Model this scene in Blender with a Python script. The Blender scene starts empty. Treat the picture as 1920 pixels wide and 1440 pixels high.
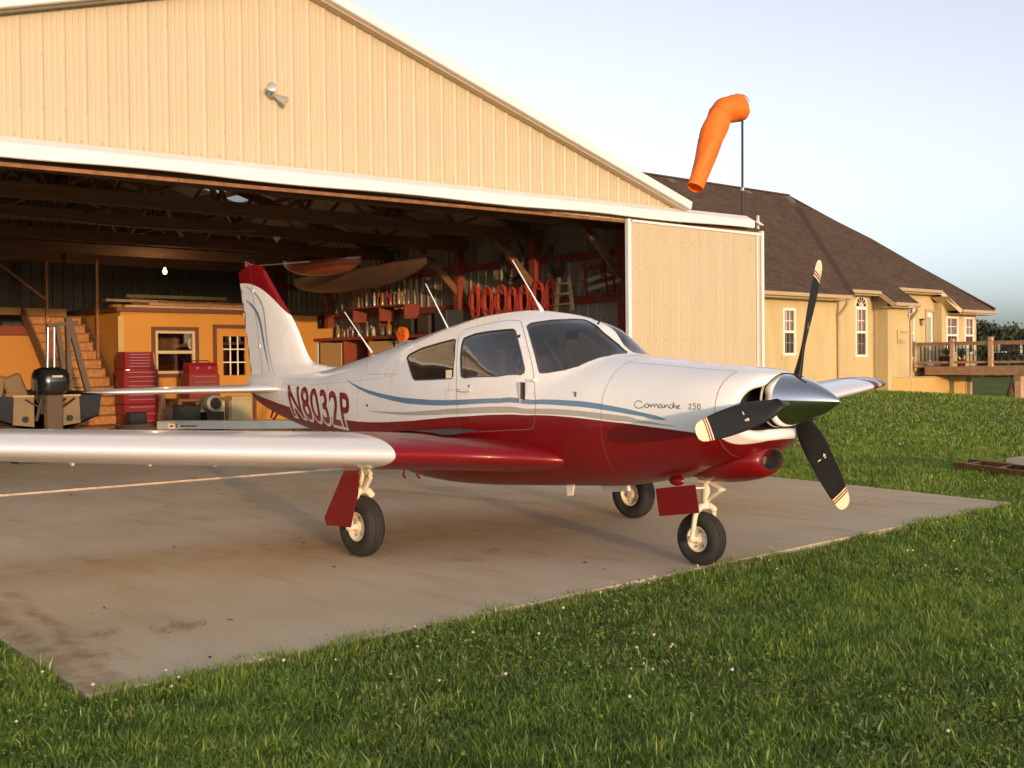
import bpy, bmesh, math, random
import numpy as np
from mathutils import Vector, Matrix, geometry
random.seed(7); RNG = np.random.default_rng(7)
SC = bpy.context.scene
COL = SC.collection
# ------------------------------------------------------------------ camera
def cam_matrix(loc, yaw, pitch, roll):
    f = Vector((math.sin(yaw)*math.cos(pitch), math.cos(yaw)*math.cos(pitch), math.sin(pitch)))
    r = Vector((math.cos(yaw), -math.sin(yaw), 0)); u = r.cross(f)
    r2 = r*math.cos(roll)+u*math.sin(roll); u2 = -r*math.sin(roll)+u*math.cos(roll)
    m = Matrix((r2, u2, -f)).transposed().to_4x4(); m.translation = loc
    return m
cd = bpy.data.cameras.new('camera'); cam = bpy.data.objects.new('camera', cd); COL.objects.link(cam)
cd.sensor_width = 36.0; cd.lens = 36.0*2170.95/1920.0; cd.clip_start = 0.05; cd.clip_end = 6000
cam.matrix_world = cam_matrix((5.0925, -6.2675, 1.4011), -0.845706, -0.0172617, -0.0097496)
SC.camera = cam
# ------------------------------------------------------------------ sky, sun, exposure
SUN_EL = math.radians(4.2); SUN_DELTA = math.radians(20.0)
sun_dir = Vector((math.cos(SUN_EL)*math.cos(SUN_DELTA), -math.cos(SUN_EL)*math.sin(SUN_DELTA), math.sin(SUN_EL)))
W = bpy.data.worlds.new('World'); SC.world = W; W.use_nodes = True
wn = W.node_tree.nodes; bgn = wn['Background']
sky = wn.new('ShaderNodeTexSky'); sky.sky_type = 'NISHITA'; sky.sun_disc = False
sky.sun_elevation = SUN_EL; sky.sun_rotation = math.atan2(sun_dir.x, sun_dir.y)
sky.altitude = 250; sky.air_density = 0.6; sky.dust_density = 2.5; sky.ozone_density = 4.0
hs = wn.new('ShaderNodeHueSaturation'); hs.inputs['Saturation'].default_value = .46      # hazy summer air: paler than the clear-sky model
mxs = wn.new('ShaderNodeMix'); mxs.data_type = 'RGBA'; mxs.blend_type = 'MULTIPLY'; mxs.inputs[0].default_value = 1.; mxs.inputs[7].default_value = (1.02, .915, .745, 1)
W.node_tree.links.new(sky.outputs[0], hs.inputs['Color']); W.node_tree.links.new(hs.outputs[0], mxs.inputs[6]); W.node_tree.links.new(mxs.outputs[2], bgn.inputs[0]); bgn.inputs[1].default_value = 0.15
sl = bpy.data.lights.new('sun', 'SUN'); so = bpy.data.objects.new('sun', sl); COL.objects.link(so)
sl.energy = 0.78; sl.angle = math.radians(0.6); sl.color = (1.0, 0.60, 0.30)
so.rotation_euler = sun_dir.to_track_quat('Z', 'Y').to_euler(); so.location = (30, -6, 12)
SC.view_settings.view_transform = 'Standard'; SC.view_settings.look = 'None'
SC.view_settings.exposure = 2.03; SC.view_settings.gamma = 1.0; SC.view_settings.use_curve_mapping = False
SC.cycles.max_bounces = 8; SC.cycles.transparent_max_bounces = 16
SC.cycles.use_denoising = True
# ------------------------------------------------------------------ materials
MATS = {}
def mat(name, col, rough=.6, metal=0., var=0., vscale=4., bump=0., bscale=30., coat=0., stretch=None, spec=.5, emit=None, estr=0., detail=5., col2=None, trans=0., sub=0.):
    if name in MATS: return MATS[name]
    m = bpy.data.materials.new(name); m.use_nodes = True; nt = m.node_tree; n = nt.nodes; b = n['Principled BSDF']
    b.inputs['Base Color'].default_value = (*col, 1); b.inputs['Roughness'].default_value = rough
    b.inputs['Metallic'].default_value = metal; b.inputs['Coat Weight'].default_value = coat; b.inputs['Coat Roughness'].default_value = .04
    b.inputs['Specular IOR Level'].default_value = spec
    if emit: b.inputs['Emission Color'].default_value = (*emit, 1); b.inputs['Emission Strength'].default_value = estr
    if trans: b.inputs['Transmission Weight'].default_value = trans
    L = nt.links
    if var or bump:
        tc = n.new('ShaderNodeTexCoord'); mp = n.new('ShaderNodeMapping'); L.new(tc.outputs['Object'], mp.inputs[0])
        if stretch: mp.inputs['Scale'].default_value = stretch
    if var:
        t = n.new('ShaderNodeTexNoise'); t.inputs['Scale'].default_value = vscale; t.inputs['Detail'].default_value = detail; t.inputs['Roughness'].default_value = .6
        L.new(mp.outputs[0], t.inputs['Vector'])
        r = n.new('ShaderNodeValToRGB'); r.color_ramp.elements[0].position = .3; r.color_ramp.elements[1].position = .72
        c2 = col2 or tuple(c*(1-var) for c in col)
        c1 = col if col2 else tuple(min(1, c*(1+var*.6)) for c in col)
        r.color_ramp.elements[0].color = (*c2, 1); r.color_ramp.elements[1].color = (*c1, 1)
        L.new(t.outputs[0], r.inputs[0]); L.new(r.outputs[0], b.inputs['Base Color'])
        mr = n.new('ShaderNodeMapRange'); mr.inputs[3].default_value = max(0, rough-.06*(rough > .12)); mr.inputs[4].default_value = min(1, rough+.1*(rough > .12))
        L.new(t.outputs[0], mr.inputs[0]); L.new(mr.outputs[0], b.inputs['Roughness'])
    if bump:
        t2 = n.new('ShaderNodeTexNoise'); t2.inputs['Scale'].default_value = bscale; t2.inputs['Detail'].default_value = 4
        L.new(mp.outputs[0], t2.inputs['Vector']); bp = n.new('ShaderNodeBump'); bp.inputs['Strength'].default_value = bump; bp.inputs['Distance'].default_value = .02
        L.new(t2.outputs[0], bp.inputs['Height']); L.new(bp.outputs[0], b.inputs['Normal'])
    MATS[name] = m; return m
def glass(name, tint, base=.06, mixtop=.55, rough=.02, dirt=.0):
    """a thin sheet: see-through tint plus mirror reflection rising at grazing angles"""
    m = bpy.data.materials.new(name); m.use_nodes = True; nt = m.node_tree; n = nt.nodes; L = nt.links; n.remove(n['Principled BSDF'])
    tr = n.new('ShaderNodeBsdfTransparent'); tr.inputs[0].default_value = (*tint, 1)
    gl = n.new('ShaderNodeBsdfGlossy'); gl.inputs['Roughness'].default_value = rough; gl.inputs[0].default_value = (1, 1, 1, 1)
    fr = n.new('ShaderNodeLayerWeight'); fr.inputs[0].default_value = .35
    mr = n.new('ShaderNodeMapRange'); mr.inputs[3].default_value = base; mr.inputs[4].default_value = mixtop
    L.new(fr.outputs['Fresnel'], mr.inputs[0]); mx = n.new('ShaderNodeMixShader')
    L.new(mr.outputs[0], mx.inputs[0]); L.new(tr.outputs[0], mx.inputs[1]); L.new(gl.outputs[0], mx.inputs[2])
    out = n['Material Output']; last = mx
    if dirt:
        df = n.new('ShaderNodeBsdfDiffuse'); df.inputs[0].default_value = (.6, .58, .55, 1); m2 = n.new('ShaderNodeMixShader'); m2.inputs[0].default_value = dirt
        L.new(mx.outputs[0], m2.inputs[1]); L.new(df.outputs[0], m2.inputs[2]); last = m2
    L.new(last.outputs[0], out.inputs[0]); MATS[name] = m; return m
# ------------------------------------------------------------------ mesh helpers
def tag(o, label=None, cat=None, group=None, kind=None):
    if label: o['label'] = label
    if cat: o['category'] = cat
    if group: o['group'] = group
    if kind: o['kind'] = kind
    return o
def attach(o, parent):
    if parent is not None:
        o.parent = parent
        p = parent; M = Matrix.Identity(4)
        while p is not None:                       # world matrix of the parent chain
            M = p.matrix_parent_inverse @ p.matrix_basis @ M if p.parent else p.matrix_basis @ M
            p = p.parent
        o.matrix_parent_inverse = M.inverted()
def mesh(name, vs, fs, m=None, parent=None, smooth=False, mi=None):
    me = bpy.data.meshes.new(name); me.from_pydata([tuple(map(float, v)) for v in vs], [], [tuple(int(i) for i in f) for f in fs]); me.update()
    for k in (m if isinstance(m, (list, tuple)) else [m]):
        if k: me.materials.append(k)
    if mi is not None: me.polygons.foreach_set('material_index', np.asarray(mi, np.int32))
    if smooth: me.polygons.foreach_set('use_smooth', np.ones(len(me.polygons), bool))
    o = bpy.data.objects.new(name, me); COL.objects.link(o); attach(o, parent); return o
def thing(name, label, cat, loc=(0, 0, 0), group=None):
    o = bpy.data.objects.new(name, None); COL.objects.link(o); o.location = loc; o.empty_display_size = .2
    return tag(o, label, cat, group)
class MB:
    """collects shapes into one mesh"""
    def __init__(s): s.v = []; s.f = []; s.mi = []; s.k = 0
    def add(s, vs, fs):
        b = len(s.v); s.v += [tuple(v) for v in vs]; s.f += [tuple(b+i for i in f) for f in fs]; s.mi += [s.k]*len(fs); return s
    def box(s, c, d, R=None):
        vs = []
        for x in (-.5, .5):
            for y in (-.5, .5):
                for z in (-.5, .5):
                    p = Vector((x*d[0], y*d[1], z*d[2]))
                    if R is not None: p = R @ p
                    vs.append((p.x+c[0], p.y+c[1], p.z+c[2]))
        return s.add(vs, [(0, 1, 3, 2), (4, 6, 7, 5), (0, 4, 5, 1), (2, 3, 7, 6), (0, 2, 6, 4), (1, 5, 7, 3)])
    def b2(s, lo, hi): return s.box([(a+b)/2 for a, b in zip(lo, hi)], [abs(b-a) for a, b in zip(lo, hi)])
    def beam(s, a, b, w, h, up=(0, 0, 1)):
        a, b = Vector(a), Vector(b); d = (b-a); l = d.length; d = d/l; u = Vector(up)
        if abs(d.dot(u)) > .98: u = Vector((1, 0, 0))
        sd = d.cross(u).normalized(); u = sd.cross(d)
        return s.box((a+b)/2, (l, w, h), Matrix((d, sd, u)).transposed())
    def tube(s, pts, r, n=8, cap=True, rs=None):
        pts = [Vector(p) for p in pts]; k = len(pts); vs = []; ref = None
        for i, p in enumerate(pts):
            t = (pts[min(i+1, k-1)]-pts[max(i-1, 0)]).normalized()
            if ref is None: ref = Vector((0, 0, 1)) if abs(t.z) < .9 else Vector((1, 0, 0))
            a = (ref-t*ref.dot(t)).normalized(); b = t.cross(a); ref = a
            rr = rs[i] if rs else r
            for j in range(n):
                q = 2*math.pi*j/n; vs.append(p+(a*math.cos(q)+b*math.sin(q))*rr)
        fs = [(i*n+j, i*n+(j+1) % n, (i+1)*n+(j+1) % n, (i+1)*n+j) for i in range(k-1) for j in range(n)]
        if cap: fs += [tuple(range(n))[::-1], tuple((k-1)*n+j for j in range(n))]
        return s.add(vs, fs)
    def lathe(s, prof, c=(0, 0, 0), axis='y', n=32, closed=False):
        """prof: (radius, along axis)"""
        vs = []
        for r, h in prof:
            for j in range(n):
                q = 2*math.pi*j/n; a, b = r*math.cos(q), r*math.sin(q)
                p = {'x': (h, a, b), 'y': (a, h, b), 'z': (a, b, h)}[axis]; vs.append((p[0]+c[0], p[1]+c[1], p[2]+c[2]))
        k = len(prof); fs = [(i*n+j, i*n+(j+1) % n, (i+1)*n+(j+1) % n, (i+1)*n+j) for i in range(k-1) for j in range(n)]
        if closed: fs += [((k-1)*n+j, (k-1)*n+(j+1) % n, (j+1) % n, j) for j in range(n)]
        return s.add(vs, fs)
    def prism(s, poly, off):
        """poly: list of 3-D points in a plane, thickened by the vector off"""
        k = len(poly); o = Vector(off)
        vs = [tuple(p) for p in poly]+[tuple(Vector(p)+o) for p in poly]
        return s.add(vs, [tuple(range(k))[::-1], tuple(range(k, 2*k))]+[(i, (i+1) % k, k+(i+1) % k, k+i) for i in range(k)])
    def ball(s, c, r, n=12, m=8, sc=(1, 1, 1)):
        vs = []; fs = []
        for i in range(m+1):
            t = math.pi*i/m
            for j in range(n):
                q = 2*math.pi*j/n; vs.append((c[0]+r*sc[0]*math.sin(t)*math.cos(q), c[1]+r*sc[1]*math.sin(t)*math.sin(q), c[2]+r*sc[2]*math.cos(t)))
        for i in range(m):
            for j in range(n): fs.append((i*n+j, (i+1)*n+j, (i+1)*n+(j+1) % n, i*n+(j+1) % n))
        return s.add(vs, fs)
    def out(s, name, m, parent=None, smooth=False, bevel=0., fix=True):
        o = mesh(name, s.v, s.f, m, parent, smooth, s.mi if isinstance(m, (list, tuple)) else None)
        bm = bmesh.new(); bm.from_mesh(o.data)
        if fix: bmesh.ops.recalc_face_normals(bm, faces=bm.faces[:])
        if bevel: bmesh.ops.bevel(bm, geom=bm.edges[:], offset=bevel, segments=1, affect='EDGES', profile=.5, clamp_overlap=True)
        bm.to_mesh(o.data); bm.free()
        if smooth: o.data.set_sharp_from_angle(angle=math.radians(38))
        return o
def box(name, lo, hi, m, parent=None, bevel=0.): return MB().b2(lo, hi).out(name, m, parent, bevel=bevel)
def copy_tree(o, parent=None):
    c = o.copy(); COL.objects.link(c); c.parent = parent
    for ch in list(o.children): copy_tree(ch, c)
    return c

M_WHITE = mat('white_aircraft_paint', (.86, .85, .845), .24, coat=.6, var=.06, vscale=1.6, bump=.012, bscale=3.)
M_RED = mat('deep_red_aircraft_paint', (.185, .0035, .006), .32, coat=.18, spec=.35, var=.06, vscale=2.)
M_BLUE = mat('slate_blue_stripe', (.13, .24, .36), .25, coat=.5)
M_GREY = mat('warm_grey_stripe', (.42, .40, .36), .25, coat=.5)
M_SILVER = mat('silver_wing_paint', (.86, .85, .87), .27, metal=.35, coat=.35)
M_CREAM = mat('cream_gear_paint', (.76, .66, .50), .4, var=.12, vscale=20.)
M_CHROME = mat('polished_spinner', (.78, .79, .80), .06, metal=1.)
M_BLADE = mat('matt_black_blade', (.011, .011, .012), .5, spec=.3, var=.2, vscale=14.)
M_TYRE = mat('worn_tyre_rubber', (.022, .020, .019), .8, var=.35, vscale=9., bump=.15, bscale=60.)
M_DARK = mat('dark_void', (.012, .011, .010), .9)
M_SEAM = mat('panel_seam', (.19, .135, .125), .6)
M_GASKET = mat('window_gasket', (.10, .09, .085), .6)
M_LINING = mat('beige_cabin_lining', (.50, .44, .38), .8, var=.12)
M_SEAT = mat('tan_seat_leather', (.30, .21, .14), .55, var=.15, bump=.1)
M_PANEL = mat('dark_instrument_panel', (.035, .035, .04), .6)
M_TIPC = mat('cream_tip_paint', (.80, .68, .46), .35)
M_STEEL = mat('bare_steel', (.45, .44, .43), .35, metal=.9)
M_WALK = mat('charcoal_walkway_grit', (.045, .045, .048), .9, bump=.3, bscale=200.)
M_GLASS = glass('aircraft_glass', (.84, .88, .92), .09, .9, dirt=.012)
M_TINT = glass('tinted_rear_glass', (.66, .60, .52), .12, .85, dirt=.02)
M_TAN = mat('tan_ribbed_steel', (.52, .425, .285), .45, var=.04, vscale=1.6, stretch=(3, 3, .22))
M_TAN2 = mat('tan_door_steel', (.52, .425, .285), .5, var=.07, vscale=1.6, stretch=(3, 3, .22), bump=.06, bscale=3.)
M_TRIM = mat('cream_white_trim', (.75, .735, .75), .4, var=.06, vscale=2.)
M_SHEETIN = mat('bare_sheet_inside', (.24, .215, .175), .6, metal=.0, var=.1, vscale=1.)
M_WOOD = mat('aged_fir', (.175, .088, .043), .75, var=.35, vscale=3., stretch=(4, .4, 4), bump=.15, bscale=20.)
M_WOOD2 = mat('pale_pine', (.50, .34, .19), .7, var=.3, vscale=3., stretch=(1, 6, 6), bump=.12, bscale=18.)
M_OSB = mat('osb_board', (.42, .19, .065), .75, var=.45, vscale=18., bump=.1)
M_REDWOOD = mat('red_painted_wood', (.21, .042, .02), .65, var=.25, vscale=5.)
M_OCHRE = mat('ochre_painted_wall', (.47, .22, .035), .6, var=.06, vscale=2.)
M_BROWN = mat('brown_trim_paint', (.12, .045, .025), .5, var=.15)
M_TOOLRED = mat('red_tool_chest_enamel', (.22, .008, .014), .35, coat=.15, var=.08)
M_ALU = mat('brushed_aluminium', (.52, .52, .50), .4, metal=.7, var=.12, vscale=8.)
M_BLACKP = mat('black_plastic', (.015, .015, .016), .4)
M_ORANGE = mat('orange_windsock_nylon', (.95, .20, .015), .6, var=.06, vscale=6.)
M_ROPE = mat('red_rope', (.38, .045, .025), .85, var=.3, vscale=40.)
M_HOSE = mat('dark_green_hose', (.02, .03, .025), .5)
M_KAYAK = mat('rust_orange_hull', (.20, .05, .02), .35, coat=.3, var=.1)
M_CANOE = mat('brown_canoe_hull', (.085, .05, .027), .45, var=.25, vscale=5.)
M_HWALL = mat('yellow_stucco', (.54, .42, .215), .85, var=.13, vscale=1.1, stretch=(2, 2, .5), bump=.25, bscale=30.)
M_HBASE = mat('orange_basement_wall', (.60, .38, .13), .8, var=.08, vscale=1.5)
M_HTRIM = mat('cream_window_trim', (.80, .76, .66), .5)
M_GUTTER = mat('tan_gutter', (.46, .34, .20), .45, var=.06)
M_DECK = mat('brown_deck_timber', (.34, .20, .11), .75, var=.3, vscale=4., bump=.1)
M_POST = mat('weathered_cedar_post', (.50, .32, .19), .75, var=.25, vscale=6., bump=.1)
M_HGLASS = mat('house_window_glass', (.05, .035, .04), .08, spec=.8, var=.4, vscale=1.5)
M_BLIND = mat('window_blind', (.42, .33, .30), .7, var=.1)
M_PLANT = mat('plant_leaf', (.07, .13, .03), .6, var=.4, vscale=20.)
M_CONC = None

# ================================================================== ground, apron
def smooth(a, b, t): t = np.clip((np.asarray(t, float)-a)/(b-a), 0, 1); return t*t*(3-2*t)
def gz(x, y):
    x = np.asarray(x, float); y = np.asarray(y, float)
    z = -.035+.42*np.exp(-((x+16.5)**2/72+(y-26.5)**2/60))*smooth(10, 17, y) -.46*smooth(28, 38, y)-.5*smooth(45, 90, y)
    z = z+.05*np.sin(x*.31+1.)*np.sin(y*.27)*smooth(6.5, 14, y)-.12*smooth(9, 30, x)*0
    inb = smooth(-24.6, -24.0, x)*smooth(-8.0, -8.3, x)*smooth(-7.2, -6.6, y)*smooth(10.2, 9.6, y)
    return z*(1-inb)+inb*(-.25)
def node_mat(name): m = bpy.data.materials.new(name); m.use_nodes = True; return m, m.node_tree.nodes, m.node_tree.links, m.node_tree.nodes['Principled BSDF']
def ramp(n, cols, pos):
    r = n.new('ShaderNodeValToRGB'); e = r.color_ramp.elements
    while len(e) < len(cols): e.new(.5)
    for k, (c, p) in enumerate(zip(cols, pos)): e[k].position = p; e[k].color = (*c, 1)
    return r
def noise(n, L, vec, scale, detail=4., rough=.55):
    t = n.new('ShaderNodeTexNoise'); t.inputs['Scale'].default_value = scale; t.inputs['Detail'].default_value = detail; t.inputs['Roughness'].default_value = rough; L.new(vec, t.inputs['Vector']); return t
def mixc(n, L, a, b, fac, mode='MIX'):
    m = n.new('ShaderNodeMix'); m.data_type = 'RGBA'; m.blend_type = mode
    for s, v in ((0, fac), (6, a), (7, b)):
        if hasattr(v, 'links') or hasattr(v, 'is_linked'): L.new(v, m.inputs[s])
        elif s == 0: m.inputs[s].default_value = v
        else: m.inputs[s].default_value = (*v, 1)
    return m.outputs[2]
m, n, L, b = node_mat('lawn'); M_LAWN = m
tc = n.new('ShaderNodeTexCoord').outputs['Object']
c1 = ramp(n, [(.055, .075, .014), (.105, .135, .024), (.165, .175, .040)], [.3, .5, .72]); L.new(noise(n, L, tc, .35, 6., .65).outputs[0], c1.inputs[0])
c2 = ramp(n, [(.55, .5, .42), (1., 1., 1.), (1.25, 1.2, .95)], [.28, .5, .75]); L.new(noise(n, L, tc, 9., 5., .7).outputs[0], c2.inputs[0])
L.new(mixc(n, L, c1.outputs[0], c2.outputs[0], 1., 'MULTIPLY'), b.inputs['Base Color']); b.inputs['Roughness'].default_value = .95; b.inputs['Specular IOR Level'].default_value = .1
bp = n.new('ShaderNodeBump'); bp.inputs['Strength'].default_value = .8; bp.inputs['Distance'].default_value = .06; L.new(noise(n, L, tc, 14., 6., .7).outputs[0], bp.inputs['Height']); L.new(bp.outputs[0], b.inputs['Normal'])
ax = np.sinh(np.linspace(-5.2, 5.2, 180))/np.sinh(5.2)*2600; ax = np.unique(np.concatenate([ax, np.linspace(-40, 60, 140)]))
GX, GY = np.meshgrid(ax, ax, indexing='ij'); GZ = gz(GX, GY); k = len(ax)
i, j = np.meshgrid(np.arange(k-1), np.arange(k-1), indexing='ij'); q = (i*k+j).ravel()
ground = mesh('ground', np.stack([GX, GY, GZ], -1).reshape(-1, 3), np.stack([q, q+k, q+k+1, q+1], -1), M_LAWN, None, True); tag(ground, kind='structure')
# concrete
m, n, L, b = node_mat('stained_concrete'); M_CONC = m
tc = n.new('ShaderNodeTexCoord').outputs['Object']
base = ramp(n, [(.58, .45, .29), (.64, .51, .35), (.69, .575, .42)], [.34, .52, .70]); L.new(noise(n, L, tc, .55, 6., .5).outputs[0], base.inputs[0])
mp = n.new('ShaderNodeMapping'); mp.inputs['Scale'].default_value = (1., 4.5, 1.); mp.inputs['Rotation'].default_value = (0, 0, .25); L.new(tc, mp.inputs[0])
st = ramp(n, [(.80, .72, .62), (.95, .93, .91), (1, 1, 1)], [.30, .42, .6]); L.new(noise(n, L, mp.outputs[0], .9, 5., .6).outputs[0], st.inputs[0])
sp = ramp(n, [(.45, .36, .28), (1, 1, 1)], [.23, .28]); L.new(noise(n, L, tc, 6.5, 3., .5).outputs[0], sp.inputs[0])
fine = ramp(n, [(.82, .82, .82), (1.12, 1.12, 1.12)], [.3, .7]); L.new(noise(n, L, tc, 90., 3., .6).outputs[0], fine.inputs[0])
c = mixc(n, L, base.outputs[0], st.outputs[0], .8, 'MULTIPLY'); c = mixc(n, L, c, sp.outputs[0], .55, 'MULTIPLY'); c = mixc(n, L, c, fine.outputs[0], .7, 'MULTIPLY')
vo = n.new('ShaderNodeTexVoronoi'); vo.feature = 'DISTANCE_TO_EDGE'; vo.inputs['Scale'].default_value = .23
wv = n.new('ShaderNodeVectorMath'); wv.operation = 'ADD'; L.new(tc, wv.inputs[0]); nz = noise(n, L, tc, 2.2, 4.); sc_ = n.new('ShaderNodeVectorMath'); sc_.operation = 'SCALE'; sc_.inputs['Scale'].default_value = .55; L.new(nz.outputs['Color'], sc_.inputs[0]); L.new(sc_.outputs[0], wv.inputs[1]); L.new(wv.outputs[0], vo.inputs['Vector'])
cr = ramp(n, [(.6, .55, .5), (1, 1, 1)], [.0, .004]); L.new(vo.outputs['Distance'], cr.inputs[0]); c = mixc(n, L, c, cr.outputs[0], .12, 'MULTIPLY')
def lane(c, a, e, width, colr, amt, seed):
    a, e = Vector(a), Vector(e); d = (e-a).normalized(); nv = Vector((-d.y, d.x, 0))
    dt = n.new('ShaderNodeVectorMath'); dt.operation = 'DOT_PRODUCT'; dt.inputs[1].default_value = nv; L.new(tc, dt.inputs[0])
    al = n.new('ShaderNodeVectorMath'); al.operation = 'DOT_PRODUCT'; al.inputs[1].default_value = d; L.new(tc, al.inputs[0])
    def mth(op, x, y=None):
        q = n.new('ShaderNodeMath'); q.operation = op
        for i_, v_ in ((0, x), (1, y)):
            if v_ is None: continue
            if isinstance(v_, (int, float)): q.inputs[i_].default_value = v_
            else: L.new(v_, q.inputs[i_])
        return q.outputs[0]
    wob = mth('MULTIPLY', mth('SUBTRACT', noise(n, L, tc, 1.1+seed*.3, 4.).outputs[0], .5), width*1.6)
    dist = mth('ABSOLUTE', mth('ADD', mth('SUBTRACT', dt.outputs['Value'], float(nv.dot(a))), wob))
    mr = n.new('ShaderNodeMapRange'); mr.interpolation_type = 'SMOOTHSTEP'; mr.inputs[1].default_value = width; mr.inputs[2].default_value = 0.; L.new(dist, mr.inputs[0])
    ends = mth('MULTIPLY', mth('GREATER_THAN', al.outputs['Value'], float(d.dot(a))), mth('LESS_THAN', al.outputs['Value'], float(d.dot(e))))
    nz_ = n.new('ShaderNodeMapRange'); nz_.inputs[1].default_value = .3; nz_.inputs[2].default_value = .62; L.new(noise(n, L, tc, 3.+seed, 5., .6).outputs[0], nz_.inputs[0])
    return mixc(n, L, c, colr, mth('MULTIPLY', mth('MULTIPLY', mth('MULTIPLY', mr.outputs[0], nz_.outputs[0]), ends), amt), 'MULTIPLY')
c = lane(c, (-3.217,-3.982,0.000), (-2.096,0.703,0.000), .85, (.88, .73, .54), .8, 1)
c = lane(c, (-2.716,-3.995,0.000), (0.155,-4.351,0.000), .16, (.50, .40, .30), .85, 2); c = lane(c, (-2.430,-3.826,0.000), (0.385,-4.225,0.000), .09, (.58, .47, .36), .8, 3)
c = lane(c, (-5.757,1.232,0.000), (-3.380,1.581,0.000), .16, (.85, .50, .28), .75, 4)
L.new(c, b.inputs['Base Color']); b.inputs['Roughness'].default_value = .82; b.inputs['Specular IOR Level'].default_value = .3
bp = n.new('ShaderNodeBump'); bp.inputs['Strength'].default_value = .25; bp.inputs['Distance'].default_value = .01; L.new(noise(n, L, tc, 60., 4.).outputs[0], bp.inputs['Height']); L.new(bp.outputs[0], b.inputs['Normal'])
APRON = [(.19, -4.36), (-.13, 4.86), (-1.9, 5.2), (-3.4, 5.42), (-8.16, 6.2), (-8.16, -3.95)]
def poly_slab(name, pl, z0, z1, m, edge=0.):
    pl = dense2(pl, .25); v = [(x+random.uniform(-edge, edge), y+random.uniform(-edge, edge)) for x, y in pl]
    mb = MB(); mb.prism([(x, y, z0) for x, y in v], (0, 0, z1-z0)); o = mb.out(name, m); tag(o, kind='structure'); return o
def dense2(pl, step):
    out = []
    for a, b2 in zip(pl, pl[1:]+pl[:1]):
        a, b2 = np.array(a), np.array(b2); mm = max(1, int(np.hypot(*(b2-a))/step)); out += [tuple(a+(b2-a)*j/mm) for j in range(mm)]
    return out
apron = poly_slab('apron', APRON, -.16, 0., M_CONC, .008)
hfloor = MB().b2((-23.3, -6.3, -.16), (-8.19, 9.5, .004)).out('hangar_floor', M_CONC); tag(hfloor, kind='structure')

# ================================================================== hangar
HANGAR = thing('hangar', 'large tan ribbed-steel aircraft hangar with its wide sliding door open', 'hangar', (-8.25, 1.65, 0))
FX, RY, RZ, RS = -8.25, 1.65, 6.40, .295          # facade, ridge, ridge height, roof slope
YL, YR, XB = -6.25, 9.55, -23.2
roofz = lambda y: RZ-RS*abs(y-RY)
hood_top = lambda y: 3.965+.0115*(y+2)
def ribbed(name, p0, du, dv, n_out, width, lo, hi, m, parent, ribs=4, pitch=.25, h=.011, minor=True, kind=None):
    """steel sheet: ribs run along dv; lo/hi give the cut heights along u"""
    prof = []
    for k in range(ribs):
        u = k*pitch; prof += [(u, 0), (u+.018, h), (u+.040, h), (u+.058, 0)]
        if minor: prof += [(u+.115, 0), (u+.122, .002), (u+.136, .002), (u+.143, 0), (u+.180, 0), (u+.187, .002), (u+.201, .002), (u+.208, 0)]
    prof = [p for p in prof if p[0] < width-1e-6]+[(width, 0)]
    p0, du, dv, no = Vector(p0), Vector(du), Vector(dv), Vector(n_out); V = []
    for u, d in prof:
        for f in (lo, hi): V.append(p0+du*u+dv*f(u)+no*d)
    F = [(2*i, 2*i+2, 2*i+3, 2*i+1) for i in range(len(prof)-1)]
    o = mesh(name, V, F, m, parent)
    if kind: o['kind'] = kind
    return o
# gable sheets: each about a metre wide
y = -1.781-5*1.0
while y < YR:
    y0, y1 = max(y, YL), min(y+1.0, YR+.1)
    if y1-y0 > .05:
        zb = 3.80
        ribbed('wall_panel', (FX, y0, 0), (0, 1, 0), (0, 0, 1), (1, 0, 0), y1-y0-.001, lambda u: zb, lambda u, y0=y0: max(zb+.05, roofz(y0+u)-.02), M_TAN, HANGAR)
    y += 1.0
# screws
scr = MB()
for z in (4.35, 4.95, 5.55, 6.1):
    y = -6.0
    while y < 9.3:
        if z < roofz(y)-.12: scr.box((FX+.006, y, z), (.012, .014, .014))
        y += .125 if False else .25
for y in np.arange(-5.9, 9.3, .25): scr.box((FX+.004, y+.09, hood_top(y)+.05), (.01, .013, .013))
o = scr.out('sheet_screws', mat('dull_screw', (.34, .24, .14), .6), HANGAR); o['kind'] = 'stuff'
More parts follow.
